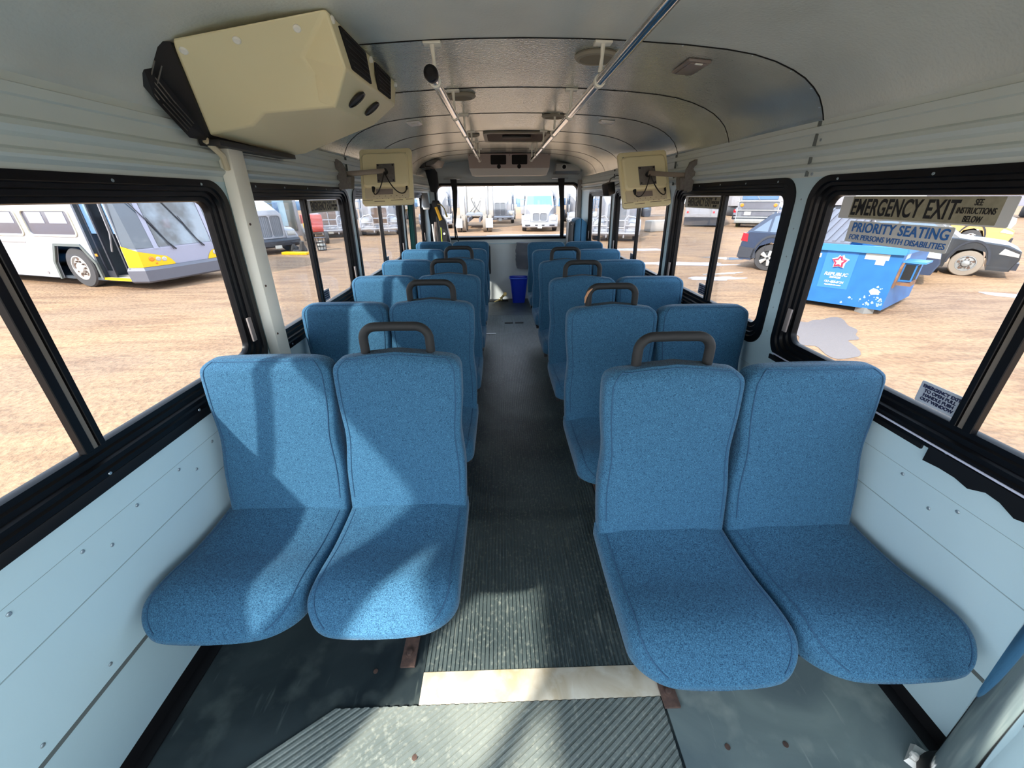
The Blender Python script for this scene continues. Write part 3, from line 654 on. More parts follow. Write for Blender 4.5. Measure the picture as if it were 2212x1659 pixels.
# --- handrails
def rail(x, ya, yb, z, label, capa):
    t = thing('ceiling_handrail', label, 'handrail', (x, (ya + yb) / 2, z)); O = Vector(t.location); L = (yb - ya) / 2
    SG = [q for q in (-.95, .36, 1.70, 2.35, 2.99, 3.70, 4.34, 4.98) if ya - .01 < q < yb + .05]
    mb = MB(); mb.cyl((0, -L, 0), (0, L, 0), .0165, 20); mb.obj('tube', 'chrome', t)
    if capa: mb = MB(); mb.disc_solid((0, -L, 0), (0, -1, 0), [(.019, -.035), (.022, -.03), (.024, .0), (.022, .010), (.012, .016)], 20); mb.obj('end_cap', 'black_rubber', t)
    mb = MB(); mb.disc_solid((0, L, 0), (0, 1, 0), [(.0168, 0), (.016, .006), (.008, .010)], 16); mb.obj('end_cap', 'steel', t)
    for q in SG:
        y = q - O.y; zc = cz(x) - O.z - .002; mb = MB()
        mb.box(-.030, .030, y - .028, y + .012, zc - .007, zc + .004, .002)
        mb.tube([(0, y - .012, zc - .004), (0.001, y - .006, zc - .04), (0.0, y + .006, .026)], [.0085, .006, .0075], 8)
        mb.disc_solid((0, y + .006 - .013, 0), (0, 1, 0), [(.0175, 0), (.0205, .001), (.0205, .024), (.0175, .025)], 18)
        mb.obj('rail_bracket', 'cream_paint', t)
rail(-.220, 1.60, 5.0, 1.888, 'short chrome ceiling handrail with black end cap, nearer the air conditioner', True)
rail(.364, -.9, 5.0, 1.888, 'long chrome ceiling handrail running out of the top of the picture', False)

# --- ceiling speakers and lamps
def on_ceil(x, y): return Vector((x, y, cz(x) - .001)), (Vector((cz(x + .01) - cz(x - .01), 0, -.02)).normalized())
def cspk(x, y, label, r=.072):
    c, nn = on_ceil(x, y); t = thing('ceiling_speaker', label, 'speaker', c, group='round ceiling speakers')
    mb = MB(); mb.disc_solid((0, 0, 0), nn, [(r, 0), (r + .004, .006), (r - .004, .013), (r - .016, .015), (r - .017, .010)], 36); mb.obj('rim', 'hatch_rim', t)
    mb = MB(); mb.disc_solid(Vector(nn) * .009, nn, [(r - .017, 0), (r - .018, .004), (.02, .009), (.001, .010)], 36); mb.obj('grille', 'speaker_mesh', t)
cspk(.375, 1.835, 'round beige ceiling speaker beside the long handrail, nearest the camera', .080)
cspk(-.190, 2.46, 'round beige ceiling speaker over the short handrail, beside the air conditioner')
cspk(.36, 3.03, 'round beige ceiling speaker at the long handrail, above the second row from the back')
cspk(-.235, 3.86, 'round beige ceiling speaker by the short handrail, before the roof hatch')
def clamp_(x, y, w, l, label, m1, m2, rz=0):
    c, nn = on_ceil(x, y); t = thing('ceiling_lamp', label, 'lamp', c); a = math.atan2(cz(x + .02) - cz(x - .02), .04)
    t.rotation_euler = (0, -a, 0)
    mb = MB(); mb.box(-w / 2, w / 2, -l / 2, l / 2, -.010, 0, .003); mb.obj('housing', m1, t)
    mb = MB(); mb.box(-w / 2 + .012, w / 2 - .012, -l / 2 + .012, l / 2 - .012, -.014, -.009, .002); mb.obj('lens', m2, t)
    mb = MB(); mb.box(-.014, .014, -l / 2 + .004, -l / 2 + .014, -.016, -.012, .001); mb.obj('clip', 'white_cap', t)
mat('lamp_white', (.92, .92, .90), .3)
clamp_(.752, 1.868, .085, .165, 'grey brown oblong courtesy lamp in the ceiling, off, above the right seats', 'lens_grey', 'lens_grey')
clamp_(-.565, 3.12, .085, .12, 'small white square ceiling lamp on the air conditioner side', 'lamp_white', 'lamp_white')
clamp_(.735, 3.11, .095, .085, 'small white square ceiling lamp above the right monitor', 'lamp_white', 'lamp_white')
mb = MB()

# --- two monitors on wall arms, seen from behind
def monitor(x, y, z, rz, roll, s, label, wy):
    t = thing('wall_monitor', label, 'monitor', (wx(s, z) - s * .02, wy, z + .01), group='passenger monitors on wall arms')
    B0 = bpy.data.objects.new('monitor_shell', None)
    T = Matrix.Translation(Vector((x, y, z)) - Vector(t.location)) @ Matrix.Rotation(rz, 4, 'Z') @ Matrix.Rotation(math.radians(-23), 4, 'X') @ Matrix.Rotation(roll, 4, 'Y')
    def put(mb, name, m, par=t, sm=30):
        bmesh.ops.transform(mb.bm, matrix=T, verts=mb.bm.verts); return mb.obj(name, m, par, smooth=sm)
    w, h = .172, .182
    mb = MB(); R = []
    for d, yy in ((.004, .022), (0, .018), (0, .002), (.004, -.003)): R.append([(u, yy, v) for u, v in rrect(-w + d, w - d, -h + d, h - d, .022)])
    mb.loft(R); sh = put(mb, 'bezel', 'cream_plastic')
    mb = MB(); R = []
    for d, yy in ((0, -.002), (.002, -.018), (.012, -.028)): R.append([(u, yy, v) for u, v in rrect(-w + .016 + d, w - .022 - d, -.075 + d, h - .036 - d, .026)])
    mb.loft(R); bk = put(mb, 'back_shell', 'cream_plastic')
    mb = MB(); R = []
    for d, yy in ((0, -.002), (.003, -.008)): R.append([(u, yy, v) for u, v in rrect(-w + .022 + d, w - .028 - d, -h + .036 + d, -.070, .012)])
    mb.loft(R); put(mb, 'connector_panel', 'cream_light')
    mb = MB(); mb.box(-.072, .038, -.014, -.008, -.118, -.084, .001); put(mb, 'port_plate', 'lens_grey', sh)
    mb = MB(); mb.box(-.054, .062, -.034, -.028, -.050, .068, .001)
    mb.m = 1
    for a in (-.044, .052):
        for b in (-.040, .058): mb.disc_solid((a, -.034, b), (0, -1, 0), [(.0055, 0), (.005, .003)], 8)
    put(mb, 'mounting_plate', ['grey_paint', 'ink_black'])
    mb = MB()
    for a, b, c in ((-.09, -.160, -.02), (.02, -.155, .10), (-.165, -.150, -.10), (.12, -.152, .165)): mb.box(a if a < c else c, c if c > a else a, -.0045, -.002, b - .001, b + .0015)
    for k in range(12): mb.disc_solid((-.09 + .019 * k, -.008, -.128 - .016 * (k % 2)), (0, -1, 0), [(.0026, 0), (.002, .0012)], 6)
    put(mb, 'vent_marks', 'rust_brown', bk, 0)
    mb = MB()
    for zz in (.146,): mb.box(-w + .030, w - .036, -.006, -.002, zz - .001, zz + .003)
    put(mb, 'shadow_gap', 'groove', bk, 0)
    # arm
    wpos = Vector((s * .0, 0, 0)); tip = T @ Vector((.004, -.055, .012)); 
    mb = MB(); d = (tip - wpos); u = d.normalized(); side_ = u.cross(Vector((0, 0, 1))).normalized(); upv = side_.cross(u)
    q0 = wpos; q1 = tip
    mb.hexa([q0 - side_ * .014 - upv * .014, q0 + side_ * .014 - upv * .014, q0 + side_ * .014 + upv * .014, q0 - side_ * .014 + upv * .014, q1 - side_ * .014 - upv * .014, q1 + side_ * .014 - upv * .014, q1 + side_ * .014 + upv * .014, q1 - side_ * .014 + upv * .014], .002)
    mb.obj('arm', 'arm_metal' if mat('arm_metal', (.20, .17, .135), .45, .3) else '', t)
    mb = MB(); a, b = T @ Vector((.004, -.06, .012)), T @ Vector((.004, -.028, .012)); mb.cyl(a, b, .016, 14); mb.obj('swivel', 'black_plastic', t)
    mb = MB()   # wall clamp: two curved brackets
    mb.prism([(-.030, -.090), (-.005, -.095), (.010, -.02), (.045, -.01), (.060, .03), (.040, .075), (-.030, .085)], lambda u, w_, tt: (-s * tt + s * .018, u * 1.0, w_), 0.0, .012)
    mb.prism(rrect(-.030, .030, -.092, -.02, .012), lambda u, w_, tt: (-s * .03 - s * (w_ + .09) * .2 - s * tt, u - .02, w_ + .01), 0.0, .030)
    mb.prism([(0, -.085), (.055, -.085), (.065, -.05), (.065, .03), (.045, .065), (0.0, .085)], lambda u, w_, tt: (-s * u * .9 + s * .015, -.045 - tt, w_), -.006, .006)
    mb.obj('wall_clamp', 'grey_paint', t)
    mb = MB()
    for e, dz in ((-.088, -.09), (.130, -.082)):
        P = []
        p0 = Vector((.004, -.068, .0)); p1 = Vector((.45 * e, -.050, -.155)); p2 = Vector((e, -.030, -.145)); p3 = Vector((e, -.014, dz))
        for k in range(15):
            f = k / 14; g = 1 - f; P.append(T @ (p0 * g ** 3 + p1 * 3 * g * g * f + p2 * 3 * g * f * f + p3 * f ** 3))
        mb.tube(P, .0036, 8)
    q = Vector((-.088, -.010, -.082)); mb.tube([T @ (q + Vector((0, -.008, -.022))), T @ (q + Vector((0, -.004, .010)))], [.007, .012], 10)
    mb.tube([T @ Vector((.130, -.012, -.092)), T @ Vector((.130, -.010, -.070))], .007, 8)
    mb.obj('cable', 'ink_black', t)
    return t
monitor(-.752, 2.94, 1.645, 0.0, math.radians(-1.5), -1, 'cream monitor seen from behind on its wall arm, on the cream post side', 2.83)
monitor(.980, 2.92, 1.618, math.radians(6), math.radians(-4), 1, 'cream monitor seen from behind on its wall arm, on the dumpster side', 2.71)

# --- back of the bus
t = thing('heater_box', 'grey angled duct box at the ceiling corner behind the left monitor', 'duct box', (-.86, 5.6, 1.92)); O0 = Vector(t.location)
mb = MB(); mb.hexa([loc(p) for p in ((-.99, 5.45, 1.86), (-.80, 5.40, 1.875), (-.74, 5.75, 1.86), (-.99, 5.8, 1.84), (-.90, 5.47, 1.945), (-.735, 5.42, 1.925), (-.70, 5.75, 1.93), (-.90, 5.8, 1.93))], .006); mb.obj('box', 'duct_grey' if mat('duct_grey', (.30, .28, .26), .5) else '', t)
mb = MB(); mb.box(-1.02, -.90, 5.40, 5.8, 1.84, 1.93, .01); mb.box(-.95, -.84, 5.42, 5.75, 1.845, 1.858, .003); bmesh.ops.translate(mb.bm, verts=mb.bm.verts, vec=-O0); mb.obj('bracket', 'black_plastic', t)
mb = MB(); mb.tube([(-.93, 5.85, 1.86), (-.90, 5.87, 1.80), (-.885, 5.88, 1.66), (-.90, 5.88, 1.58)], [.06, .075, .065, .04], 12)
tag(mb.obj('hanging_strap_bundle', 'dark_cloth'), 'black bundled strap hanging beside the rear window on the left', 'strap')
mb = MB(); R = []
for k in range(9):
    f = k / 8; z = 1.40 + .17 * f; R.append([(-.965 + .055 * math.cos(a) * (1 - .35 * f), 5.55 + .035 * math.sin(a), z) for a in [2 * PI * j / 16 for j in range(16)]])
mb.loft(R); t = tag(mb.obj('headrest_pad', 'pad_grey' if mat('pad_grey', (.20, .22, .24), .7, bump=(250, .5, .002)) else ''), 'grey mesh headrest pad above the dark bags in the rear left corner', 'pad')
mb = MB(); mb.box(-1.0, -.925, 5.52, 5.58, 1.375, 1.405, .01); lab(mb.obj('lower_edge', 'white_plastic', t), 'white lower edge of the pad')
random.seed(5)
def lumpy(name, cx, cyy, z0, z1, wf, df, m, amp=.012, n=20, N=14, lean=0.0):
    mb = MB(); R = []
    for i in range(N + 1):
        f = i / N; z = z0 + (z1 - z0) * f; R.append([(cx + lean * f + (wf(f) + random.uniform(-amp, amp)) * math.cos(a), cyy + (df(f) + random.uniform(-amp, amp)) * math.sin(a), z) for a in [2 * PI * j / n for j in range(n)]])
    mb.loft(R); return mb
mb = lumpy('x', -.925, 5.95, .006, 1.44, lambda f: .095 - .02 * f, lambda f: .115 - .04 * f, '')
tag(mb.obj('equipment_bag', 'dark_cloth'), 'tall black equipment bag standing in the rear left corner', 'bag')
t = thing('tool_case', 'slim black case with yellow grip and olive hose leaning on the rear window', 'case', (-.78, 5.86, 0)); O0 = Vector(t.location)
mb = MB(); mb.loft([[loc((cx + w * sx_, 5.83 + d * sy_, z)) for sx_, sy_ in ((-1, -1), (1, -1), (1, 1), (-1, 1))] for cx, w, d, z in ((-.755, .075, .05, .004), (-.775, .070, .05, .9), (-.805, .055, .045, 1.22), (-.83, .030, .04, 1.30), (-.86, .05, .04, 1.38), (-.87, .06, .04, 1.44), (-.87, .04, .03, 1.48))]); mb.obj('case_body', 'black_plastic', t)
mb = MB(); mb.tube([loc((-.868, 5.76, 1.40)), loc((-.815, 5.76, 1.235))], [.020, .022], 10); mb.obj('grip', 'yellow', t)
mb = MB(); mb.tube([loc(p) for p in ((-.84, 5.76, 1.435), (-.79, 5.75, 1.425), (-.755, 5.75, 1.38), (-.735, 5.75, 1.32))], .008, 8); mb.tube([loc((-.74, 5.75, 1.325)), loc((-.725, 5.75, 1.275))], .012, 8); mb.obj('hose', 'hose_olive', t)
mb = MB(); mb.disc_solid(loc((-.785, 5.775, 1.06)), (0, -1, 0), [(.016, 0), (.015, .004)], 12); mb.obj('badge', 'white_cap', t)
mb = MB(); mb.box(-.83, -.822, 5.775, 5.78, .9, 1.14); bmesh.ops.translate(mb.bm, verts=mb.bm.verts, vec=-O0); mb.obj('stripe', 'hivis' if mat('hivis', (.6, .75, .05), .5) else '', t)
mb = MB()
mb.tube([(-.99, 5.60, .008), (-.87, 5.60, 1.22)], .014, 6); mb.tube([(-.80, 5.60, .008), (-.865, 5.60, 1.22)], .014, 6); mb.tube([(-.97, 5.60, .7), (-.82, 5.60, .7)], .012, 6)
tag(mb.obj('folded_stand', 'frame_brown' if mat('frame_brown', (.16, .12, .10), .5) else ''), 'brown metal folded A-frame standing before the black bags', 'frame')
mb = MB(); mb.tube([(-.845, 5.52, .008), (-.90, 5.54, 1.20)], .010, 8); tag(mb.obj('white_pole', 'white_plastic'), 'thin white pole leaning by the brown folded frame', 'pole')
mb = MB(); R = []
for i in range(2):
    z = .80 + .70 * i; R.append([(wx(-1, z) + .035 + .012 * math.sin(j * 1.7), 4.66 + .02 * j, z) for j in range(9)] + [(wx(-1, z) + .022 + .012 * math.sin(j * 1.7), 4.66 + .02 * j, z) for j in range(8, -1, -1)])
mb.loft(R); tag(mb.obj('curtain', 'green_cloth'), 'dark green curtain strip hanging at the last left window', 'curtain')
# projector-like box, straps and hanging speaker on the right
t = thing('blower_box', 'small beige box with a round outlet on the rear wall, right of the air conditioner', 'blower', (.97, 6.25, 1.86)); O0 = Vector(t.location)
mb = MB(); mb.hexa([loc(p) for p in ((.785, 6.13, 1.835), (1.135, 6.13, 1.835), (1.135, 6.345, 1.835), (.785, 6.345, 1.835), (.80, 6.16, 1.925), (1.135, 6.16, 1.925), (1.135, 6.345, 1.925), (.80, 6.345, 1.925))], .004); mb.obj('box', 'white_plastic', t)
mb = MB(); mb.hexa([loc(p) for p in ((.775, 6.12, 1.80), (1.14, 6.12, 1.80), (1.14, 6.345, 1.80), (.775, 6.345, 1.80), (.785, 6.13, 1.835), (1.135, 6.13, 1.835), (1.135, 6.345, 1.835), (.785, 6.345, 1.835))]); mb.obj('base', 'steel', t)
mb = MB(); mb.disc_solid(loc((.905, 6.15, 1.885)), (0, -1, 0), [(.040, 0), (.040, .010), (.030, .014), (.028, .010)], 24); mb.m = 1; mb.disc_solid(loc((.905, 6.143, 1.885)), (0, -1, 0), [(.027, 0), (.026, .005)], 20); mb.obj('outlet', ['white_cap', 'dark_void'], t)
for x, lb, x2 in ((-.664, 'black shoulder belt hanging across the rear window on the left, looped at its end', -.69), (.893, 'black shoulder belt hanging straight down the rear window on the right', .935)):
    t = thing('shoulder_belt', lb, 'belt', (x, 6.30, 1.75)); O0 = Vector(t.location)
    mb = MB(); mb.box(-.14, .10, -.01, .03, -.008, .008, .002); mb.obj('anchor_bar', 'steel', t)
    mb = MB(); pts = [(x, 6.29, 1.75), (x + .01, 6.29, 1.6), ((x + x2) / 2 + .01, 6.29, 1.35), (x2, 6.29, 1.1), (x2, 6.30, .93)]
    mb.loft([[loc((p[0] - w, p[1] - .003, p[2])), loc((p[0] + w, p[1] - .003, p[2])), loc((p[0] + w, p[1] + .003, p[2])), loc((p[0] - w, p[1] + .003, p[2]))] for p, w in zip(pts, (.048, .040, .032, .028, .030) if x > 0 else (.046, .038, .028, .010, .010))]); mb.obj('webbing', 'black_rubber', t)
    if x < 0: mb = MB(); mb.tube([loc(p) for p in ((-.68, 6.28, 1.12), (-.665, 6.28, 1.0), (-.645, 6.28, .89))], .010, 6); mb.obj('webbing_tail', 'black_rubber', t)
t = thing('wall_speaker', 'small black speaker hanging by the right rail, beyond the right monitor', 'speaker', (1.09, 4.30, 1.58)); O0 = Vector(t.location)
mb = MB(); mb.box(-.045, .045, -.05, .05, -.055, .055, .012); bmesh.ops.rotate(mb.bm, verts=mb.bm.verts, matrix=Matrix.Rotation(math.radians(24), 3, 'Z') @ Matrix.Rotation(math.radians(-16), 3, 'Y')); mb.obj('cabinet', 'black_plastic', t)
mb = MB(); mb.tube([loc(p) for p in ((1.09, 4.30, 1.63), (1.10, 4.30, 1.67), (1.16, 4.30, 1.70), (1.205, 4.30, 1.69))], .006, 6); mb.tube([loc(p) for p in ((1.12, 4.31, 1.64), (1.145, 4.31, 1.60), (1.205, 4.31, 1.64))], .004, 6); mb.obj('bracket', 'grey_paint', t)
# fold-up seats stored on edge at the rear right
t = thing('stowed_bench', 'blue fold-up seat standing on edge in the rear right corner behind the last row', 'bus seat', (1.09, 5.9, 0)); O0 = Vector(t.location)
mb = MB(); mb.hexa([loc(p) for p in ((1.02, 5.72, .46), (1.12, 5.72, .46), (1.15, 6.1, .46), (1.04, 6.1, .46), (1.03, 5.72, 1.22), (1.11, 5.72, 1.245), (1.14, 6.1, 1.245), (1.04, 6.1, 1.22))], .015, 3); mb.obj('seat_cushion', 'seat_fabric', t)
mb = MB(); mb.hexa([loc(p) for p in ((1.125, 5.72, .46), (1.21, 5.74, .46), (1.21, 6.1, .46), (1.15, 6.1, .46), (1.115, 5.72, 1.245), (1.20, 5.74, 1.18), (1.20, 6.1, 1.18), (1.145, 6.1, 1.245))], .015, 3); mb.obj('backrest', 'seat_fabric', t)
mb = MB(); mb.hexa([loc(p) for p in ((.945, 5.74, .005), (1.015, 5.74, .005), (1.03, 6.1, .005), (.97, 6.1, .005), (.945, 5.74, 1.215), (1.015, 5.74, 1.19), (1.03, 6.1, 1.19), (.97, 6.1, 1.215))], .004); mb.obj('frame', 'black_plastic', t)
mb = MB(); mb.disc_solid(loc((.955, 5.735, 1.20)), (0, -1, 0), [(.012, 0), (.008, .008)], 10); mb.disc_solid(loc((.975, 5.735, 1.17)), (0, -1, 0), [(.006, 0), (.004, .005)], 10); mb.obj('knob', 'chrome', t)
# bags on the rear wall, bin, tie-down
mb = lumpy('x', .37, 6.26, .50, .885, lambda f: .125 + .02 * math.sin(f * 3), lambda f: .07, '', .008)
tag(mb.obj('vinyl_bag', 'grey_vinyl'), 'grey crumpled vinyl bag hung on the rear wall above the blue bin', 'bag')
mb = MB(); mb.box(-.30, -.165, 6.20, 6.345, .42, .84, .02); tag(mb.obj('side_pad', 'dark_cloth'), 'dark pad on the rear wall behind the left aisle seats', 'pad')
t = thing('waste_bin', 'blue plastic waste bin with open top standing at the end of the aisle', 'bin', (.265, 6.12, .004))
mb = MB(); mb.loft([[(w * x, d * y, z) for x, y in rrect(-1, 1, -1, 1, .45, 5)] for w, d, z in ((.095, .075, 0), (.135, .110, .37), (.142, .117, .372), (.144, .119, .385), (.134, .109, .385), (.130, .105, .36), (.090, .07, .01))], True, True, True); mb.obj('bin_body', 'bin_blue', t)
mb = MB(); R = [[(w * x, d * y, z) for x, y in rrect(-1, 1, -1, 1, .45, 5)] for w, d, z in ((.140, .115, .378), (.147, .122, .380), (.147, .122, .388), (.138, .113, .390))]; mb.loft(R + [R[0]], True, False, False); lab(mb.obj('rim', 'bin_rim' if mat('bin_rim', (.05, .12, .55), .3) else '', t), 'rolled lighter blue rim of the bin')
t = thing('tie_down', 'brass coloured wheelchair tie-down buckle on the floor beside the blue bin', 'buckle', (-.02, 6.12, .01))
mb = MB(); mb.tube([(-.10, -.06, .012), (-.02, 0, .03), (.05, .04, .09), (.09, .06, .13)], [.010, .016, .020, .012], 8); mb.disc_solid((.0, -.01, .04), (.3, -1, .4), [(.03, 0), (.03, .02), (.015, .03)], 14); mb.disc_solid((.07, .04, .11), (0, -1, .3), [(.028, 0), (.028, .02)], 14); mb.obj('buckle', 'brass', t)
mb = MB(); mb.box(-.20, .12, .02, .045, -.003, .02, .002); mb.obj('webbing', 'black_rubber', t)
# stanchion in the near right corner
t = thing('stanchion_pole', 'thick chrome pole with black boot in the near right floor corner', 'pole', (1.222, .458, .02))
dv = Vector((-.346, -.101, .933)); mb = MB(); mb.cyl(dv * .03, dv * 1.05, .034, 28); mb.obj('tube', 'chrome', t)
mb = lumpy('x', 0, 0, -.018, .085, lambda f: .054 - .012 * f, lambda f: .054 - .012 * f, '', .006, 16, 6); mb.obj('boot', 'black_rubber', t)
mb = MB(); mb.hexa([(-.06, .05, -.018), (.0, .09, -.018), (.02, .06, -.018), (-.04, .02, -.018), (-.05, .05, .0), (.0, .08, .0), (.02, .06, .0), (-.03, .03, .0)]); mb.disc_solid((-.03, .052, .0), (0, 0, 1), [(.012, 0), (.012, .01), (.006, .014)], 8); mb.obj('base_bolt', 'white_plastic', t)

# --- notices stuck on the windows
def notice(s, wi, ya, yb, z0, z1, kind, label):
    """ya = edge where the writing starts, yb = where it ends"""
    d = 1 if yb > ya else -1; zc = (z0 + z1) / 2; off = .022
    t = thing('window_notice', label, 'sign', (wx(s, zc) + s * off, (ya + yb) / 2, zc)); L = abs(yb - ya); H = z1 - z0
    def P(u, v, tt): return (wx(s, zc + v) - wx(s, zc) - s * tt, d * u, v)
    def TM(u, v, tt=.0022): return frame_m(P(u, v, tt), (0, d, 0), (-.0327 * s, 0, 1))
    mb = MB(); mb.prism(rrect(-L / 2, L / 2, -H / 2, H / 2, .004, 2), P, 0, .001)
    if kind == 'exit':
        mb.obj('backing', 'sign_white', t, smooth=0)
        mb = MB(); mb.prism(rrect(-L / 2 + .045, L / 2 - .028, -H / 2 + .004, H / 2 - .001, .002, 2), P, .001, .0016); mb.obj('tan_panel', 'sign_tan', t, smooth=0)
        text('lettering', 'EMERGENCY EXIT', H * .98, 'ink_black', t, TM(-.039 * L / .522, -.001), sp=1.05, off=.0013, fit=.345 * L / .522)
        text('small_lettering', 'SEE\nINSTRUCTIONS\nBELOW', H * .30, 'ink_black', t, TM(.178 * L / .522, 0.0), off=.0002, lsp=.95, fit=.092 * L / .522)
    elif kind == 'priority':
        mb.obj('backing', 'sign_white', t, smooth=0)
        text('lettering', 'PRIORITY SEATING', H * .60, 'ink_blue', t, TM(.005, H * .19), sp=1.05, off=.0008, fit=.322)
        text('small_lettering', 'FOR PERSONS WITH DISABILITIES', H * .34, 'ink_blue', t, TM(.005, -H * .26), off=.0002, fit=.325)
    else:
        mb.obj('backing', 'sign_grey', t, smooth=0)
        text('lettering', 'EMERGENCY EXIT\nTO OPEN PULL\nHANDLE PUSH\nOUT WINDOW', H * .20, 'ink_navy', t, TM(0, 0), off=.0004, lsp=.98, fit=L * .86)
notice(1, 0, 1.497, .975, 1.440, 1.511, 'exit', 'EMERGENCY EXIT notice, top of the near right window')
notice(1, 0, 1.437, 1.088, 1.366, 1.434, 'priority', 'white PRIORITY SEATING notice with blue letters under the exit notice')
notice(1, 0, 1.000, .880, .955, 1.020, 'small', 'grey pull handle instructions in the lower corner of the near right window')
notice(1, 1, 2.80, 2.325, 1.445, 1.511, 'exit', 'EMERGENCY EXIT notice, top of the second right window')
notice(1, 1, 2.43, 2.330, .958, 1.022, 'small', 'small pull handle instructions low in the second right window')
notice(1, 2, 3.86, 3.74, .958, 1.022, 'small', 'small pull handle instructions low in the third right window')
notice(-1, 1, 2.345, 2.80, 1.445, 1.511, 'exit', 'EMERGENCY EXIT notice, top of the left window past the cream post')
notice(-1, 1, 2.330, 2.43, .958, 1.022, 'small', 'small pull handle instructions low in the left window past the cream post')
notice(-1, 2, 3.74, 3.86, .958, 1.022, 'small', 'small pull handle instructions low in the third left window')
# ================================================================== the yard outside
GZ = -0.57
def yard_mats():
    m = bpy.data.materials.new('dirt'); m.use_nodes = True; nt = m.node_tree; b = nt.nodes['Principled BSDF']; b.inputs['Roughness'].default_value = 0.85
    b.inputs['Specular IOR Level'].default_value = 0.2
    co = nt.nodes.new('ShaderNodeTexCoord')
    def nz(sc, st, det, dist=0):
        mp = nt.nodes.new('ShaderNodeMapping'); mp.inputs['Scale'].default_value = st; mp.inputs['Rotation'].default_value = (0, 0, .25)
        n = nt.nodes.new('ShaderNodeTexNoise'); n.inputs['Scale'].default_value = sc; n.inputs['Detail'].default_value = det; n.inputs['Distortion'].default_value = dist
        nt.links.new(co.outputs['Object'], mp.inputs[0]); nt.links.new(mp.outputs[0], n.inputs['Vector']); return n
    n1 = nz(.35, (1, 1, 1), 4, .5); n2 = nz(2.2, (.35, 1.6, 1), 8, .6); n3 = nz(14, (1, 1, 1), 5)
    def ramp(n, cols):
        r = nt.nodes.new('ShaderNodeValToRGB'); e = r.color_ramp.elements; e[0].position, e[0].color = cols[0][0], (*cols[0][1], 1); e[1].position, e[1].color = cols[-1][0], (*cols[-1][1], 1)
        for p, c in cols[1:-1]: q = e.new(p); q.color = (*c, 1)
        nt.links.new(n.outputs['Fac'], r.inputs[0]); return r
    r1 = ramp(n1, [(.35, (.245, .155, .095)), (.65, (.305, .185, .10))]); r2 = ramp(n2, [(.36, (.80, .76, .76)), (.50, (1, 1, 1)), (.7, (1.15, 1.13, 1.10))]); r3 = ramp(n3, [(.3, (.72, .72, .72)), (.6, (1.12, 1.12, 1.12))])
    a = nt.nodes.new('ShaderNodeMix'); a.data_type = 'RGBA'; a.blend_type = 'MULTIPLY'; a.inputs['Factor'].default_value = 1
    nt.links.new(r1.outputs[0], a.inputs['A']); nt.links.new(r2.outputs[0], a.inputs['B'])
    c = nt.nodes.new('ShaderNodeMix'); c.data_type = 'RGBA'; c.blend_type = 'MULTIPLY'; c.inputs['Factor'].default_value = .8
    nt.links.new(a.outputs['Result'], c.inputs['A']); nt.links.new(r3.outputs[0], c.inputs['B']); nt.links.new(c.outputs['Result'], b.inputs['Base Color'])
    ad = nt.nodes.new('ShaderNodeMath'); ad.operation = 'ADD'; nt.links.new(n2.outputs['Fac'], ad.inputs[0]); nt.links.new(n3.outputs['Fac'], ad.inputs[1])
    bp = nt.nodes.new('ShaderNodeBump'); bp.inputs['Strength'].default_value = .55; bp.inputs['Distance'].default_value = .07; nt.links.new(ad.outputs[0], bp.inputs['Height']); nt.links.new(bp.outputs[0], b.inputs['Normal'])
    MATS['dirt'] = m
yard_mats()
mat('puddle', (.10, .085, .075), .06, spec=.7); mat('slush', (.34, .33, .36), .35, bump=(30, .4, .02)); mat('wet_mud', (.16, .125, .105), .55, bump=(40, .4, .02))
VW = (.31, .31, .33)
mat('veh_white', VW, .3, coat=.3); mat('veh_lilac', (.27, .27, .34), .35); mat('veh_glass', (.05, .065, .085), .06, spec=.8); mat('veh_glass_pale', (.10, .19, .32), .08, spec=.8)
mat('ws_glass', (.16, .20, .24), .05, spec=.9, noise=(1.2, .08, (.03, .035, .04)))  # mid-tone patches over dark glass stand for bright reflections in the windscreen
mat('tyre', (.045, .042, .042), .8, bump=(60, .3, .004)); mat('tyre_mud', (.22, .18, .14), .9); mat('rim_alu', (.50, .49, .47), .35, .4); mat('rim_black', (.03, .03, .03), .5); mat('hub_dark', (.10, .06, .04), .6)
mat('veh_black', (.02, .022, .03), .45); mat('bumper_grey', (.10, .10, .12), .5); mat('bus_yellow', (.72, .42, .0), .4); mat('arch_grey', (.10, .11, .10), .6)
mat('inside_dark', (.035, .045, .055), .6); mat('inside_beige', (.40, .36, .30), .7); mat('lamp_clear', (.40, .38, .34), .15); mat('lamp_amber', (.65, .20, .02), .25); mat('lamp_red', (.55, .01, .02), .25)
mat('suv_blue', (.022, .036, .07), .25, coat=.4); mat('suv_trim', (.03, .033, .042), .5); mat('sedan_dark', (.012, .016, .022), .3, coat=.25, noise=(3, .3, (.03, .03, .03))); mat('tan_paint', (.42, .26, .10), .35, coat=.4)
mat('dump_blue', (.016, .13, .34), .45, noise=(4, .25, (.010, .095, .27))); mat('dump_blue2', (.035, .18, .42), .5); mat('dump_scuff', (.30, .42, .55), .7); mat('dump_grey', (.11, .11, .13), .55); mat('rust', (.24, .12, .06), .9, noise=(12, .3, (.10, .05, .03)))
mat('label_white', (.50, .50, .46), .6); mat('logo_red', (.50, .02, .06), .5); mat('logo_white', (.55, .56, .58), .5); mat('dump_panel', (.03, .16, .46), .5)
mat('grille_brown', (.22, .13, .085), .5, noise=(30, .3, (.10, .07, .05))); mat('grille_grey', (.16, .17, .19), .4); mat('red_paint', (.42, .05, .03), .45); mat('tank_grey', (.26, .26, .25), .4, .3); mat('trailer_tan', (.40, .37, .33), .5); mat('bark', (.20, .17, .15), .9); mat('snow', (.55, .55, .58), .8)
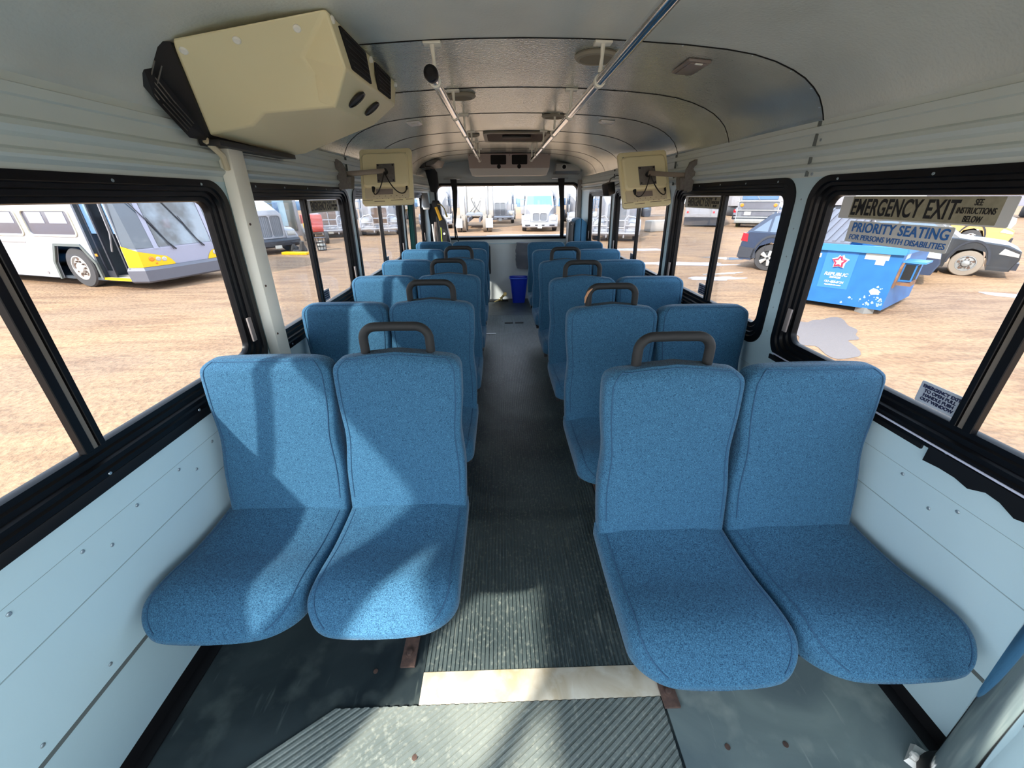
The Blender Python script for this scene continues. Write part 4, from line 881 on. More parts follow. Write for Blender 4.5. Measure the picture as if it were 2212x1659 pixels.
# ground
mb = MB(); mb.box(-90, 95, -60, 110, GZ - .5, GZ); struct(mb.obj('ground', 'dirt', smooth=0))
def blob(name, cx, cyy, rx, ry, m, label, cat, seed, h=.006, rz=0., am=.35):
    random.seed(seed); ph = [random.uniform(0, 6.28) for _ in range(6)]; P = []
    for k in range(60):
        a = 2 * PI * k / 60; r = 1 + am * (.5 * math.sin(2 * a + ph[0]) + .4 * math.sin(3 * a + ph[1]) + .35 * math.sin(5 * a + ph[2]) + .25 * math.sin(9 * a + ph[3]))
        x, y = rx * r * math.cos(a), ry * r * math.sin(a); P.append((x * math.cos(rz) - y * math.sin(rz), x * math.sin(rz) + y * math.cos(rz)))
    mb = MB(); mb.prism(P, lambda u, v, t: (u, v, t), 0, h); o = mb.obj(name, m, smooth=0); o.location = (cx, cyy, GZ + .001); return tag(o, label, cat)
blob('mud_puddle', 5.35, 5.95, .95, .50, 'wet_mud', 'grey muddy puddle on the dirt in front of the blue dumpster', 'puddle', 3, rz=.9)
blob('ice_puddle', 5.9, 10.7, .65, .28, 'slush', 'pale slushy puddle left of the dark blue car', 'puddle', 4)
blob('ice_puddle', 6.0, 13.3, 1.8, .32, 'slush', 'long pale slush streak across the dirt on the right', 'puddle', 5, rz=-.1)
blob('ice_puddle', 8.1, 14.4, .8, .25, 'puddle', 'dark wet puddle behind the dark blue car', 'puddle', 6, rz=-.5)
blob('ice_puddle', 6.5, 11.4, .55, .12, 'puddle', 'thin wet streak between slush and the blue car', 'puddle', 8, rz=.2)
blob('ice_puddle', 12.2, 7.6, 1.3, .5, 'slush', 'pale wet patch right of the dumpster, before the black sedan', 'puddle', 12, rz=-.7)
blob('ice_puddle', 2.2, 24.5, 2.6, .8, 'slush', 'pale slush on the yard before the box truck', 'puddle', 7)
blob('ice_puddle', 5.4, 17.2, 1.6, .35, 'slush', 'pale slush streak before the white slatted grille', 'puddle', 17)

def wheel(t, x, y, r, w, rim='rim_alu', out=-1, spokes=0, ty='tyre', name='wheel'):
    """out = -1: the outer face looks to local -y"""
    c = Vector((x, y, r)); ax = Vector((0, out, 0))
    mb = MB(); mb.disc_solid(c, ax, [(r * .60, -w), (r * .93, -w), (r, -w * .85), (r, -w * .12), (r * .94, 0), (r * .62, .006), (r * .60, -.03)], 40)
    tw = mb.obj(name, ty, t)
    mb = MB(); mb.disc_solid(c, ax, [(r * .61, -.04), (r * .61, .008), (r * .56, .010), (r * .53, -.03), (r * .30, -.02), (r * .22, .03), (r * .10, .045)], 36)
    if spokes:
        mb.m = 1
        for k in range(spokes):
            a = 2 * PI * k / spokes; d = Vector((math.cos(a), 0, math.sin(a))); n_ = Vector((-math.sin(a), 0, math.cos(a))); s = r * .085
            for dd in (-.09, .09):
                e = (d + n_ * dd).normalized(); p0 = c + d * r * .10 + ax * .03; p1 = c + (d + n_ * dd * 1.3) * r * .57 + ax * .012
                mb.tube([p0, p1], [s, s * 1.2], 6)
    else:
        mb.m = 1
        for k in range(10):
            a = 2 * PI * k / 10; q = c + Vector((math.cos(a), 0, math.sin(a))) * r * .33 + ax * .0; mb.disc_solid(q, ax, [(.022 * r / .5, -.02), (.020 * r / .5, .02)], 8)
        for k in range(5):
            a = 2 * PI * (k + .3) / 5; q = c + Vector((math.cos(a), 0, math.sin(a))) * r * .44 + ax * -.024; mb.disc_solid(q, ax, [(.05 * r / .5, -.02), (.05 * r / .5, .001)], 12)
    rm = mb.obj('rim', [rim if not spokes else 'rim_black', ('hub_dark' if rim != 'rim_black' else 'rim_alu') if not spokes else rim], tw)
    return tw
def XZ(t0): return lambda u, v, t: (u, t0 + t, v)

# --- white transit bus with yellow corners
t = thing('transit_bus', 'white transit bus with yellow front corners and open door, outside the near left window', 'bus', (-8.9, 10.05, GZ), math.atan2(-.296, .955))
P = [(-11.5, .30), (-3.05, .22), (-3.0, .62), (-2.72, 1.04), (-1.80, 1.04), (-1.50, .62), (-1.50, .25), (-1.49, .25), (-1.46, 2.75), (-.36, 2.75), (-.36, .25), (-.34, .25), (-.34, 3.0), (-11.5, 3.0)]
hs = [rrect(-3.45, -1.72, 1.32, 1.86, .09), rrect(-5.45, -3.74, 1.32, 1.86, .09), rrect(-7.45, -5.75, 1.32, 1.86, .09)]
mb = MB(); mb.plate(P, hs, XZ(0), 0, .04); mb.obj('side_panel', 'veh_white', t, smooth=0)
for k, h in enumerate(hs):
    x0, x1 = min(p[0] for p in h), max(p[0] for p in h)
    mb = MB(); mb.plate(rrect(x0 - .05, x1 + .05, 1.27, 1.91, .12), [rrect(x0 - .01, x1 + .01, 1.31, 1.87, .09)], XZ(0), -.02, .01); fr = mb.obj('window_frame', 'cream_light', t, smooth=0)
    mb = MB(); mb.prism(h, XZ(0), .015, .025); mb.obj('pane', 'win_tint' if mat('win_tint', (.085, .08, .10), .12, spec=.7) else '', fr, smooth=0)
    mb = MB()
    for a, b in ((.08, .42), (.52, .9)): mb.box(x0 + (x1 - x0) * a, x0 + (x1 - x0) * b, .008, .014, 1.58, 1.84)
    mb.obj('seen_through_window', 'veh_lilac', fr, smooth=0)
mb = MB(); mb.box(-11.5, -.34, .04, 2.55, 2.96, 3.02); mb.box(-11.5, -.34, 2.5, 2.55, .25, 3.0); mb.box(-11.5, -11.45, 0, 2.55, .25, 3.0); mb.obj('roof', 'veh_white', t, smooth=0)
mb = MB(); mb.box(-11.4, -.1, .06, 2.48, .20, .27); mb.box(-3.0, -1.53, .35, .9, .27, 1.04); mb.box(-1.52, -1.48, .05, 2.3, .27, 2.7); mb.box(-11.0, -1.6, 1.2, 1.25, .3, 2.9); mb.box(-1.3, -.5, 1.9, 1.95, .3, 1.25); mb.box(-.9, -.35, 1.0, 1.9, .3, 1.0); mb.obj('interior', 'inside_dark', t, smooth=0)
mb = MB(); mb.box(-1.46, -.40, .02, .9, .265, .285); st = mb.obj('door_step', 'inside_beige', t, smooth=0)
mb = MB(); mb.box(-1.46, -.38, -.01, .05, .235, .290); lab(mb.obj('step_edge', 'bus_yellow', st, smooth=0), 'yellow step edge')
mb = MB(); mb.tube([(-1.25, .30, .90), (-.98, .26, 1.35), (-.95, .26, 2.1)], .022, 8); mb.tube([(-.80, .5, .8), (-.86, .5, 1.3)], .022, 8); mb.disc_solid((-.76, .5, .78), (0, -1, 0), [(.05, 0), (.04, .03)], 12); mb.obj('door_rail', 'veh_white', t)
for x0, x1 in ((-1.43, -1.12), (-.66, -.40)):
    mb = MB(); mb.plate([(x0, .30), (x1, .30), (x1, 2.7), (x0, 2.7)], [[(x0 + .05, .45), (x1 - .05, .45), (x1 - .05, 2.6), (x0 + .05, 2.6)]], XZ(.10 if x0 < -1 else .10), 0, .04); mb.m = 1; mb.prism([(x0 + .05, 1.35), (x1 - .05, 1.35), (x1 - .05, 2.6), (x0 + .05, 2.6)], XZ(.10), .015, .02); mb.obj('door_leaf', ['veh_black', 'veh_glass_pale'], t, smooth=0)
mb = MB(); mb.plate([(-3.12, .2), (-3.07, .66), (-2.76, 1.10), (-1.77, 1.10), (-1.44, .66), (-1.42, .25), (-1.50, .25), (-1.50, .62), (-1.80, 1.04), (-2.72, 1.04), (-3.0, .62), (-3.05, .2)], [], XZ(0), -.03, .02); mb.obj('wheel_arch', 'arch_grey', t, smooth=0)
wheel(t, -2.22, .03, .50, .30); wheel(t, -2.22, 2.5, .50, .30, out=1)
# front end
def foot(off=0., back=0.): return [(-.36, 0 - off), (-.03 + off - back, .10 - off * .5), (.05 + off - back, .60), (.05 + off - back, 1.95), (-.03 + off - back, 2.45 + off * .5), (-.36, 2.55 + off)]
def fr_at(z): return max(0, (z - .98)) * .16
def ring(z, off=0., bk=0.): return [(x, y, z) for x, y in foot(off, fr_at(z) + bk)]
mb = MB(); mb.loft([ring(.57), ring(.98), ring(1.02)], False, False, False); mb.loft([[(x - .03, y, z) for x, y, z in ring(.57)], [(x - .03, y, z) for x, y, z in ring(1.02)]], False, False, False); mb.loft([ring(2.60), ring(3.0)], False, False, False)
for pts in (((0, 1), .95), ): pass
for a in (0.0, 1.0):   # corner pillars beside the windscreen
    f0, f1 = ring(.98), ring(2.62); i, j = (1, 2) if a == 0 else (4, 3)
    p = [Vector(f0[i]).lerp(Vector(f0[j]), q) for q in (.72, .92)] + [Vector(f1[i]).lerp(Vector(f1[j]), q) for q in (.92, .72)]
    mb.hexa([p[0] + Vector((.012, 0, 0)), p[1] + Vector((.012, 0, 0)), p[1] - Vector((.05, 0, 0)), p[0] - Vector((.05, 0, 0)), p[3] + Vector((.012, 0, 0)), p[2] + Vector((.012, 0, 0)), p[2] - Vector((.05, 0, 0)), p[3] - Vector((.05, 0, 0))])
mb.obj('front_panel', 'veh_lilac', t, smooth=0)
mb = MB(); R0, R1 = ring(1.00), ring(2.62); q = lambda R, i, j, f: Vector(R[i]).lerp(Vector(R[j]), f)
mb.loft([[q(R0, 1, 2, .95), R0[2], R0[3], q(R0, 4, 3, .95)], [q(R1, 1, 2, .95), R1[2], R1[3], q(R1, 4, 3, .95)]], False, False, False); mb.obj('windscreen', 'ws_glass', t, smooth=0)
mb = MB(); mb.loft([[R0[0], R0[1], q(R0, 1, 2, .72)], [R1[0], R1[1], q(R1, 1, 2, .72)]], False, False, False); mb.loft([[R0[5], R0[4], q(R0, 4, 3, .72)], [R1[5], R1[4], q(R1, 4, 3, .72)]], False, False, False); mb.obj('corner_glass', 'veh_glass', t, smooth=0)
mb = MB(); mb.loft([[(x, y, z) for x, y in foot(o)] for o, z in ((.03, .20), (.07, .24), (.08, .50), (.03, .57))], False, False, False); mb.loft([[(x, y, z) for x, y in foot(-.1)] for z in (.20, .57)], False, False, False)
mb.box(-.38, -.30, -.04, .06, .22, .56, .01); mb.obj('bumper', 'bumper_grey', t, smooth=30)
for sd_ in (0, 1):   # yellow corner panels with lamps
    F = foot(.012); 
    if sd_: F = [F[5], F[4], F[3], F[2]]
    pts = [Vector((F[0][0], F[0][1], 0)), Vector((F[1][0], F[1][1], 0)), Vector((F[2][0], F[2][1], 0)), Vector((F[2][0], F[2][1], 0)).lerp(Vector((F[3][0], F[3][1], 0)), .16)]
    top = [1.08, .95, .80, .60]; mb = MB()
    ps = []; 
    for k in range(3):
        for j in range(5): f = j / 4; ps.append((pts[k].lerp(pts[k + 1], f), top[k] + (top[k + 1] - top[k]) * (f if k < 2 else f ** 2)))
    mb.loft([[(p.x, p.y, .575) for p, z in ps], [(p.x + .002, p.y, z) for p, z in ps]], False, False, False)
    yl = mb.obj('corner_panel', 'bus_yellow', t, smooth=0)
    c0, c1 = pts[1], pts[2]; nrm = Vector((c1.y - c0.y, -(c1.x - c0.x), 0)).normalized(); nrm = nrm if nrm.x > 0 else -nrm
    for f, mm, rr in ((.45, 'lamp_amber', .05), (.72, 'lamp_clear', .045), (.97, 'lamp_clear', .045)):
        mb = MB(); c = c0.lerp(c1, f) + Vector((0, 0, .78 - f * .06)); mb.disc_solid(c, nrm, [(rr + .012, 0), (rr + .012, .008), (rr, .012), (rr * .8, .02)], 16); mb.obj('head_lamp', mm, yl)
    mb = MB(); c = c0.lerp(c1, .6) + Vector((0, 0, .64)); mb.disc_solid(c, nrm, [(.028, 0), (.02, .01)], 8); mb.obj('reflector', 'lamp_amber', yl)
mb = MB()
for y, sg in ((.95, 1), (1.72, 1)):
    mb.tube([(.09, y, .93), (.04, y - .12, 1.12), (-.02, y - .38, 1.70)], [.02, .012, .010], 6); mb.tube([(.02, y - .20, 1.30), (-.10, y - .60, 2.05)], .012, 6); mb.tube([(.09, y - .06, .93), (.0, y - .30, 1.5)], .008, 6)
mb.obj('wiper', 'veh_black', t)
mb = MB(); mb.box(-1.38, -1.30, -.012, 0.0, .82, .88); mb.obj('marker_lamp', 'lamp_amber', t, smooth=0)
mb = MB(); mb.disc_solid((-3.55, -.004, .34), (0, -1, 0), [(.04, 0), (.035, .006)], 12); mb.box(-11.4, -3.85, -.008, .0, 1.10, 1.12); mb.obj('side_trim', 'latch_grey', t)

# --- trucks with bonnets
def truck(label, loc, rz, kind='semi', cabm='veh_white', grille='grille_brown', bar=False, bump='veh_white', cat='truck', hood=1.0, sleeper=True, wide=1.0, box=False, group=None):
    """local x forward (0 at the front bumper), y centred"""
    t = thing('truck', label, cat, loc, rz, group); w = 1.2 * wide
    mb = MB(); R = []
    for x, ww, zt, zb in ((-.06, .55, 1.22 * hood, .60), (-.10, .60, 1.30 * hood, .55), (-.9, .78, 1.50 * hood, .55), (-1.75, .95, 1.62 * hood, .6)):
        R.append([(x, -ww, zb), (x, -ww, zt - .16), (x, -ww + .18, zt), (x, ww - .18, zt), (x, ww, zt - .16), (x, ww, zb)])
    mb.loft(R); mb.obj('bonnet', cabm, t, smooth=25)
    for s in (-1, 1):
        mb = MB(); R = []
        for k in range(9):
            a = PI * k / 8; R.append([(-.78 - .62 * math.cos(a) * 1.0, s * .62, .50 + .55 * math.sin(a)), (-.78 - .62 * math.cos(a), s * w, .48 + .50 * math.sin(a)), (-.78 - .55 * math.cos(a), s * w, .44 + .45 * math.sin(a)), (-.78 - .55 * math.cos(a), s * .62, .44 + .45 * math.sin(a))])
        mb.loft(R); mb.hexa([(-.02, s * .58, .52), (-.14, s * w * .97, .52), (-.5, s * w * .97, .52), (-.5, s * .5, .52), (-.06, s * .58, .92), (-.2, s * w * .93, .90), (-.5, s * w * .93, .98), (-.5, s * .5, 1.05)], .05, 2); mb.obj('fender', cabm, t, smooth=40)
        mb = MB(); mb.hexa([(-.035, s * .66, .68), (-.115, s * w * .90, .68), (-.2, s * w * .90, .68), (-.1, s * .66, .68), (-.05, s * .66, .86), (-.14, s * w * .88, .84), (-.22, s * w * .88, .84), (-.1, s * .66, .86)], .015, 2); mb.obj('head_lamp', 'lamp_clear', t)
        wheel(t, -.80, s * w * .97, .50, .28, out=s, ty='tyre')
        mb = MB(); mb.box(-1.75, -1.70, s * (w + .10), s * (w + .34), 1.45, 1.95, .02); mb.tube([(-1.8, s * .95, 1.5), (-1.72, s * (w + .2), 1.5)], .015, 6); mb.tube([(-1.8, s * .95, 1.9), (-1.72, s * (w + .2), 1.9)], .015, 6); mb.obj('mirror', 'veh_glass_pale', t)
    mb = MB(); zt = 1.18 * hood
    mb.plate(rrect(-.50, .50, .60, zt, .14), [rrect(-.45, -.02, .65, zt - .05, .10), rrect(.02, .45, .65, zt - .05, .10)], lambda u, v, q: (-.03 - q, u, v), -.02, .04); mb.obj('grille_surround', cabm, t, smooth=0)
    mb = MB(); mb.box(-.07, -.05, -.47, .47, .62, zt - .03)
    for k in range(13): y = -.43 + .072 * k; mb.box(-.052, -.040, y - .008, y + .008, .64, zt - .06)
    mb.obj('grille', grille, t, smooth=0)
    mb = MB(); mb.loft([[(x0, -w * .98, z), (x1, -.75, z), (x1 + .03, 0, z), (x1, .75, z), (x0, w * .98, z), (x0 - .22, w * .98, z), (-.12, .7, z), (-.12, -.7, z), (x0 - .22, -w * .98, z)] for x0, x1, z in ((-.10, .10, .26), (-.04, .16, .32), (-.04, .16, .50), (-.10, .10, .58))]); b_ = mb.obj('bumper', bump, t, smooth=30)
    mb = MB()
    for y0, y1 in ((-.95, -.62), (-.3, .3), (.62, .95)): mb.box(.10, .185, y0, y1, .36, .44, .01)
    mb.obj('bumper_slot', 'veh_black', b_)
    mb = MB(); mb.box(.16, .20, -.14, .14, .22, .34); mb.obj('number_plate', 'label_white', b_, smooth=0)
    zr = 2.45
    mb = MB(); R = [[(-1.70, -1.0, .60), (-1.70, 1.0, .60), (-2.9, 1.05, .60), (-2.9, -1.05, .60)], [(-1.70, -.98, 1.50), (-1.70, .98, 1.50), (-2.9, 1.05, 1.5), (-2.9, -1.05, 1.5)], [(-2.05, -.90, 2.22), (-2.05, .90, 2.22), (-2.9, 1.02, 2.25), (-2.9, -1.02, 2.25)], [(-2.3, -.8, zr), (-2.3, .8, zr), (-2.9, .9, zr), (-2.9, -.9, zr)]]
    mb.loft(R); mb.obj('cab', cabm, t, smooth=20)
    mb = MB(); mb.loft([[(-1.685, -.86, 1.54), (-1.685, .86, 1.54)], [(-2.035, -.80, 2.18), (-2.035, .80, 2.18)]], False, False, False); mb.box(-1.75, -1.72, -.01, .01, 1.54, 1.56); mb.obj('windscreen', 'veh_glass_pale', t, smooth=0)
    for s in (-1, 1):
        mb = MB(); mb.prism([(-1.95, 1.50), (-2.75, 1.50), (-2.75, 2.12), (-2.18, 2.12)], lambda u, v, q: (u, s * (1.045 - (v - 1.5) * .055 + q), v), -.005, .012); mb.obj('side_window', 'veh_glass_pale', t, smooth=0)
        mb = MB(); mb.box(-2.7, -1.9, s * 1.02, s * 1.15, .28, .50, .02); mb.obj('step', 'steel', t)
    mb = MB()
    if sleeper: mb.box(-4.6, -2.9, -1.15, 1.15, .75, 3.2, .08); mb.obj('sleeper', cabm, t)
    if box: mb = MB(); mb.box(-9.5, -3.0, -1.25, 1.25, .95, 3.6, .03); mb.obj('cargo_box', 'veh_white', t)
    mb = MB(); mb.box(-8.0 if box or sleeper else -6, -1.0, -.45, -.30, .50, .72); mb.box(-8.0 if box or sleeper else -6, -1.0, .30, .45, .50, .72); mb.obj('chassis', 'veh_black', t, smooth=0)
    for s in (-1, 1): wheel(t, -7.0 if (box or sleeper) else -5, s * w, .50, .55, out=s)
    if bar:
        mb = MB(); 
        for s in (-1, 1): mb.tube([(.30, s * .42, .20), (.32, s * .42, 1.05), (.24, s * .55, 1.18), (.20, s * .9, 1.12), (.12, s * 1.12, .9), (.10, s * 1.14, .34)], .035, 8); mb.tube([(.28, s * .42, .75), (.14, s * 1.12, .72)], .03, 8)
        mb.tube([(.31, -.55, .98), (.31, .55, .98)], .03, 8); mb.tube([(.31, -1.1, .40), (.34, 0, .40), (.31, 1.1, .40)], .05, 8); mb.tube([(.31, -.42, .66), (.31, .42, .66)], .03, 8); mb.tube([(.31, 0, .4), (.31, 0, .98)], .02, 8); mb.obj('bull_bar', 'veh_white', t)
    return t
H = lambda x, y: math.atan2(y, x)
truck('white bonneted truck with black bumper, seen past the cream post on the left', (-9.4, 17.3, GZ), H(.85, -.52), bump='veh_black', grille='grille_grey', hood=1.28, sleeper=True)
truck('white semi truck with brown grille and bull bar, first of the pair behind the basket', (-9.9, 24.4, GZ), H(.40, -.92), bar=True, hood=1.35)
truck('white semi truck with brown grille and bull bar, second of the pair', (-7.3, 25.6, GZ), H(.30, -.95), bar=True, hood=1.35)
truck('white semi truck behind the white cone, third left window', (-8.9, 34.5, GZ), H(.25, -.97), hood=1.35, grille='grille_grey')
truck('white box truck with twin grille facing the middle of the rear window', (2.55, 27.0, GZ), H(-.06, -1), grille='grille_grey', sleeper=False, box=True, hood=.98, wide=.98)
truck('white semi truck with slatted grille and bull bar at the rear right windows', (5.75, 20.6, GZ), H(-.28, -.96), bar=True, grille='grille_grey', hood=1.5)
truck('white semi truck at the right edge of the rear window', (6.2, 31.0, GZ), H(-.1, -1), hood=1.4, grille='grille_grey')
truck('pale truck at the left edge of the rear window', (-4.7, 30.5, GZ), H(.1, -1), hood=1.5, grille='grille_grey', sleeper=True)
truck('white semi truck between the tractor unit and the box truck', (.0, 36.0, GZ), H(-.05, -1), hood=1.4, grille='grille_grey')
# tractor unit seen from behind
t = thing('tractor_unit', 'bare tractor unit seen from behind with fifth wheel and double tyres', 'truck', (-1.7, 27.0, GZ), 0)
for s in (-1, 1):
    for k in (0, 1):
        mb = MB(); mb.disc_solid((s * (1.15 - .33 * k), 0.6, .5), (s, 0, 0), [(.3, -.26), (.49, -.26), (.5, -.22), (.5, -.02), (.47, 0), (.3, 0)], 28); mb.obj('tyre', 'tyre_mud', t)
        mb = MB(); mb.disc_solid((s * (1.15 - .33 * k), 1.9, .5), (s, 0, 0), [(.3, -.26), (.49, -.26), (.5, -.22), (.5, -.02), (.47, 0), (.3, 0)], 28); mb.obj('tyre', 'tyre_mud', t)
    mb = MB(); mb.box(s * .42, s * .32, 0.0, 5.5, .62, .86); mb.obj('chassis_rail', 'bumper_grey', t, smooth=0)
    mb = MB(); mb.cyl((s * .75, 3.35, .8), (s * .75, 3.35, 3.4), .09, 16); mb.obj('exhaust_stack', 'chrome', t)
    mb = MB(); mb.box(s * 1.22, s * .75, .0, .02, .28, .85); mb.obj('mud_flap', 'veh_white', t, smooth=0)
    mb = MB(); mb.disc_solid((s * .32, 3.39, 2.05), (0, -1, 0), [(.07, 0), (.07, .02), (.05, .03)], 16); mb.obj('work_lamp', 'lamp_clear', t)
mb = MB(); mb.prism([(-.55, .3), (.55, .3), (.5, 1.15), (.1, 1.25), (.05, .75), (-.05, .75), (-.1, 1.25), (-.5, 1.15)], lambda u, v, q: (u, v + .4, .98 + q + (v - .3) * .12), 0, .07); mb.obj('fifth_wheel', 'grille_grey', t, smooth=0)
mb = MB(); mb.box(-1.2, 1.2, 3.4, 5.4, .8, 3.9, .06); mb.obj('sleeper', 'trailer_tan', t)
mb = MB(); mb.box(-1.2, 1.2, 5.4, 7.6, .6, 2.6, .06); mb.obj('cab', 'veh_white', t)
mb = MB()
for a, b in ((-.35, .3), (.3, -.25), (-.15, -.5)): mb.tube([(a, 3.36, 1.9 + b * .2), (a * .4, 3.25, 1.5), (b, 3.2, 1.05)], .02, 6)
mb.obj('air_hose', 'veh_black', t)
# white coach seen from behind
t = thing('coach', 'white coach with black skirt seen from behind, in the second right window', 'bus', (14.5, 29.6, GZ), H(.44, .90))
mb = MB(); mb.box(0, 10, -1.27, 1.27, .62, 3.3, .06); mb.obj('body', 'veh_white', t)
mb = MB(); mb.box(.03, 10, -1.25, 1.25, .10, .62); mb.obj('skirt', 'veh_black', t, smooth=0)
mb = MB(); mb.box(-.01, .02, -1.0, 1.0, 2.2, 2.9, .02); mb.obj('rear_window', 'veh_glass', t)
for y in (-.62, 1.08): mb = MB(); mb.box(-.02, .02, y - .06, y + .06, .90, 1.04, .01); mb.obj('tail_lamp', 'lamp_red', t)
mb = MB(); 
for y in (-.45, .35): mb.box(-.006, .01, y - .006, y + .006, .66, 1.7)
mb.obj('panel_gap', 'groove', t, smooth=0)
for s in (-1, 1): wheel(t, 2.0, s * 1.25, .48, .3, out=s)
# dark utility truck with amber lamps
t = thing('utility_truck', 'dark utility truck with white rails and two round amber lamps, behind the blue car', 'truck', (17.5, 28.3, GZ), H(-.53, -.85))
mb = MB(); mb.box(-2.2, 0, -1.2, 1.2, .5, 1.62, .05); mb.obj('body', 'grille_grey', t)
mb = MB(); mb.box(-2.2, -.15, -1.2, 1.2, 1.62, 2.9, .08); mb.obj('cab', 'veh_white', t)
mb = MB(); mb.box(-.17, -.12, -1.05, 1.05, 1.75, 2.6, .04); mb.obj('windscreen', 'veh_glass_pale', t)
mb = MB(); mb.box(0, .03, -.95, .95, 1.18, 1.60); mb.box(0, .03, -.9, .9, .75, 1.0); mb.obj('front_grille', 'bumper_grey', t, smooth=0)
for y in (-.98, .98): mb = MB(); mb.disc_solid((.03, y, 1.42), (1, 0, 0), [(.11, 0), (.11, .02), (.08, .04)], 20); mb.obj('beacon', 'lamp_amber', t)
mb = MB()
for z in (1.66, 1.10, .66): mb.tube([(.08, -1.35, z), (.08, 1.35, z)], .03, 8)
for y in (-1.2, 1.2): mb.tube([(.08, y, .4), (.08, y, 2.1)], .03, 8)
mb.tube([(-.10, -.5, 2.4), (-.10, .0, 1.75)], .015, 6); mb.obj('guard_rail', 'veh_white', t)
mb = MB(); mb.box(-.1, .35, -1.25, 1.25, .30, .56, .03); mb.obj('bumper', 'tank_grey', t)
mb = MB(); mb.box(.035, .05, -.75, -.35, .80, 1.02); mb.obj('number_plate', 'label_white', t, smooth=0)
for s in (-1, 1): wheel(t, -1.1, s * 1.15, .48, .3, out=s)

# --- cars
def car(label, loc, rz, paint, L=4.6, Wd=1.82, Ht=1.45, r=.31, suv=False, rim='rim_alu', spokes=0, ty='tyre', trim='veh_black', wb=2.7, rear_over=.95):
    """origin at the contact point of the rear wheel nearest the camera (right side, local y = 0), body to +y"""
    t = thing('car', label, 'car', loc, rz); x0 = -rear_over; x1 = L - rear_over; hb = .95 if suv else .82; low = .28 if suv else .2
    arch = lambda cx: [(cx - r * 1.22, low), (cx - r * 1.18, r * .9 + .05), (cx - r * .8, r * 1.95), (cx, r * 2.28), (cx + r * .8, r * 1.95), (cx + r * 1.18, r * .9 + .05), (cx + r * 1.22, low)]
    if suv: belt = [(x1, .55), (x1 - .05, .80), (x1 - .35, .92), (x1 - 1.35, 1.04), (x0 + .16, 1.10), (x0 + .04, .98), (x0 - .0, .70), (x0, low + .05)]
    else: belt = [(x1, .50), (x1 - .03, .70), (x1 - .30, .84), (x1 - 1.25, .97), (x0 + .75, 1.0), (x0 + .1, .95), (x0, .75), (x0 + .02, low + .05)]
    side = [(x0 + .05, low)] + arch(0) + arch(wb) + [(x1 - .08, low)] + belt
    mb = MB()
    n_ = len(side)
    rings = []
    for y, ins in ((0.0, .03), (.03, .0), (.12, .0), (Wd - .12, .0), (Wd - .03, 0.), (Wd, .03)):
        rings.append([(x + (ins if x < 1 else -ins) * (1 if not (-.5 < x < .5 or wb - .5 < x < wb + .5) else 0), y, z - (ins if z > .7 else 0)) for x, z in side])
    # body as side plates plus skins
    V = [[mb.bm.verts.new(p) for p in r_] for r_ in rings]
    for a, b in zip(V[:-1], V[1:]):
        for i in range(n_): mb.face([a[i], a[(i + 1) % n_], b[(i + 1) % n_], b[i]])
    for Rr in (V[0], V[-1]):
        tris = tessellate_polygon([[Vector((v_.co.x, v_.co.z, 0)) for v_ in Rr]])
        for tr in tris: mb.face([Rr[i] for i in tr])
    mb.obj('body', paint, t, smooth=35)
    if suv: gh = [(x0 + .12, 1.08), (x0 + .62, 1.56), (x0 + 1.0, 1.66), (x0 + 2.2, 1.68), (x0 + 2.75, 1.58), (x1 - 1.32, 1.04)]
    else: gh = [(x0 + .62, .95), (x0 + 1.35, 1.36), (x0 + 1.8, 1.43), (x0 + 2.4, 1.42), (x0 + 2.75, 1.35), (x1 - 1.20, .95)]
    ins = .14
    mb = MB(); zmin = gh[0][1]; zmax = max(z for x, z in gh)
    f = lambda z: .02 + ins * max(0, (z - zmin)) / (zmax - zmin)
    mb.loft([[(x, f(z), z) for x, z in gh], [(x, Wd - f(z), z) for x, z in gh]]); mb.obj('roof', paint, t, smooth=30)
    # windows on the near side, split by pillars
    cx = sum(p[0] for p in gh) / len(gh); cz_ = zmin
    wpts = [(x + (cx - x) * .10, z - .055 if z > zmin + .1 else z + .02) for x, z in gh]
    for sgn2, yy in ((-1, 0), (1, Wd)):
        mb = MB(); mb.prism(wpts, lambda u, v, q: (u, (f(v) if sgn2 < 0 else Wd - f(v)) + sgn2 * q, v), .0, .008); wn_ = mb.obj('side_window', 'car_glass' if mat('car_glass', (.10, .14, .20), .08, spec=.8) else '', t, smooth=0)
        mb = MB()
        for xx in (cx - .1, cx + .9, cx - .95): mb.hexa([(xx - .03, f(cz_) - .012 if sgn2 < 0 else Wd - f(cz_) + .012, cz_), (xx + .03, f(cz_) - .012 if sgn2 < 0 else Wd - f(cz_) + .012, cz_), (xx + .03, f(cz_) + .01 if sgn2 < 0 else Wd - f(cz_) - .01, cz_), (xx - .03, f(cz_) + .01 if sgn2 < 0 else Wd - f(cz_) - .01, cz_)] + [(xx + d + .02, (f(zmax - .05) + e) if sgn2 < 0 else (Wd - f(zmax - .05) - e), zmax - .05) for d, e in ((-.03, -.012), (.03, -.012), (.03, .01), (-.03, .01))])
        mb.obj('pillar', paint, wn_, smooth=0)
    mb = MB(); a, b = gh[-1], gh[-2]; mb.loft([[(a[0] - .06, .14, a[1] + .03), (a[0] - .06, Wd - .14, a[1] + .03)], [(b[0] + .03, .22, b[1] - .03), (b[0] + .03, Wd - .22, b[1] - .03)]], False, False, False); a, b = gh[0], gh[1]; mb.loft([[(a[0] + .04, .14, a[1] + .06), (a[0] + .04, Wd - .14, a[1] + .06)], [(b[0] - .06, .22, b[1] - .03), (b[0] - .06, Wd - .22, b[1] - .03)]], False, False, False); mb.obj('windscreen', 'car_glass', t, smooth=0)
    mb = MB()
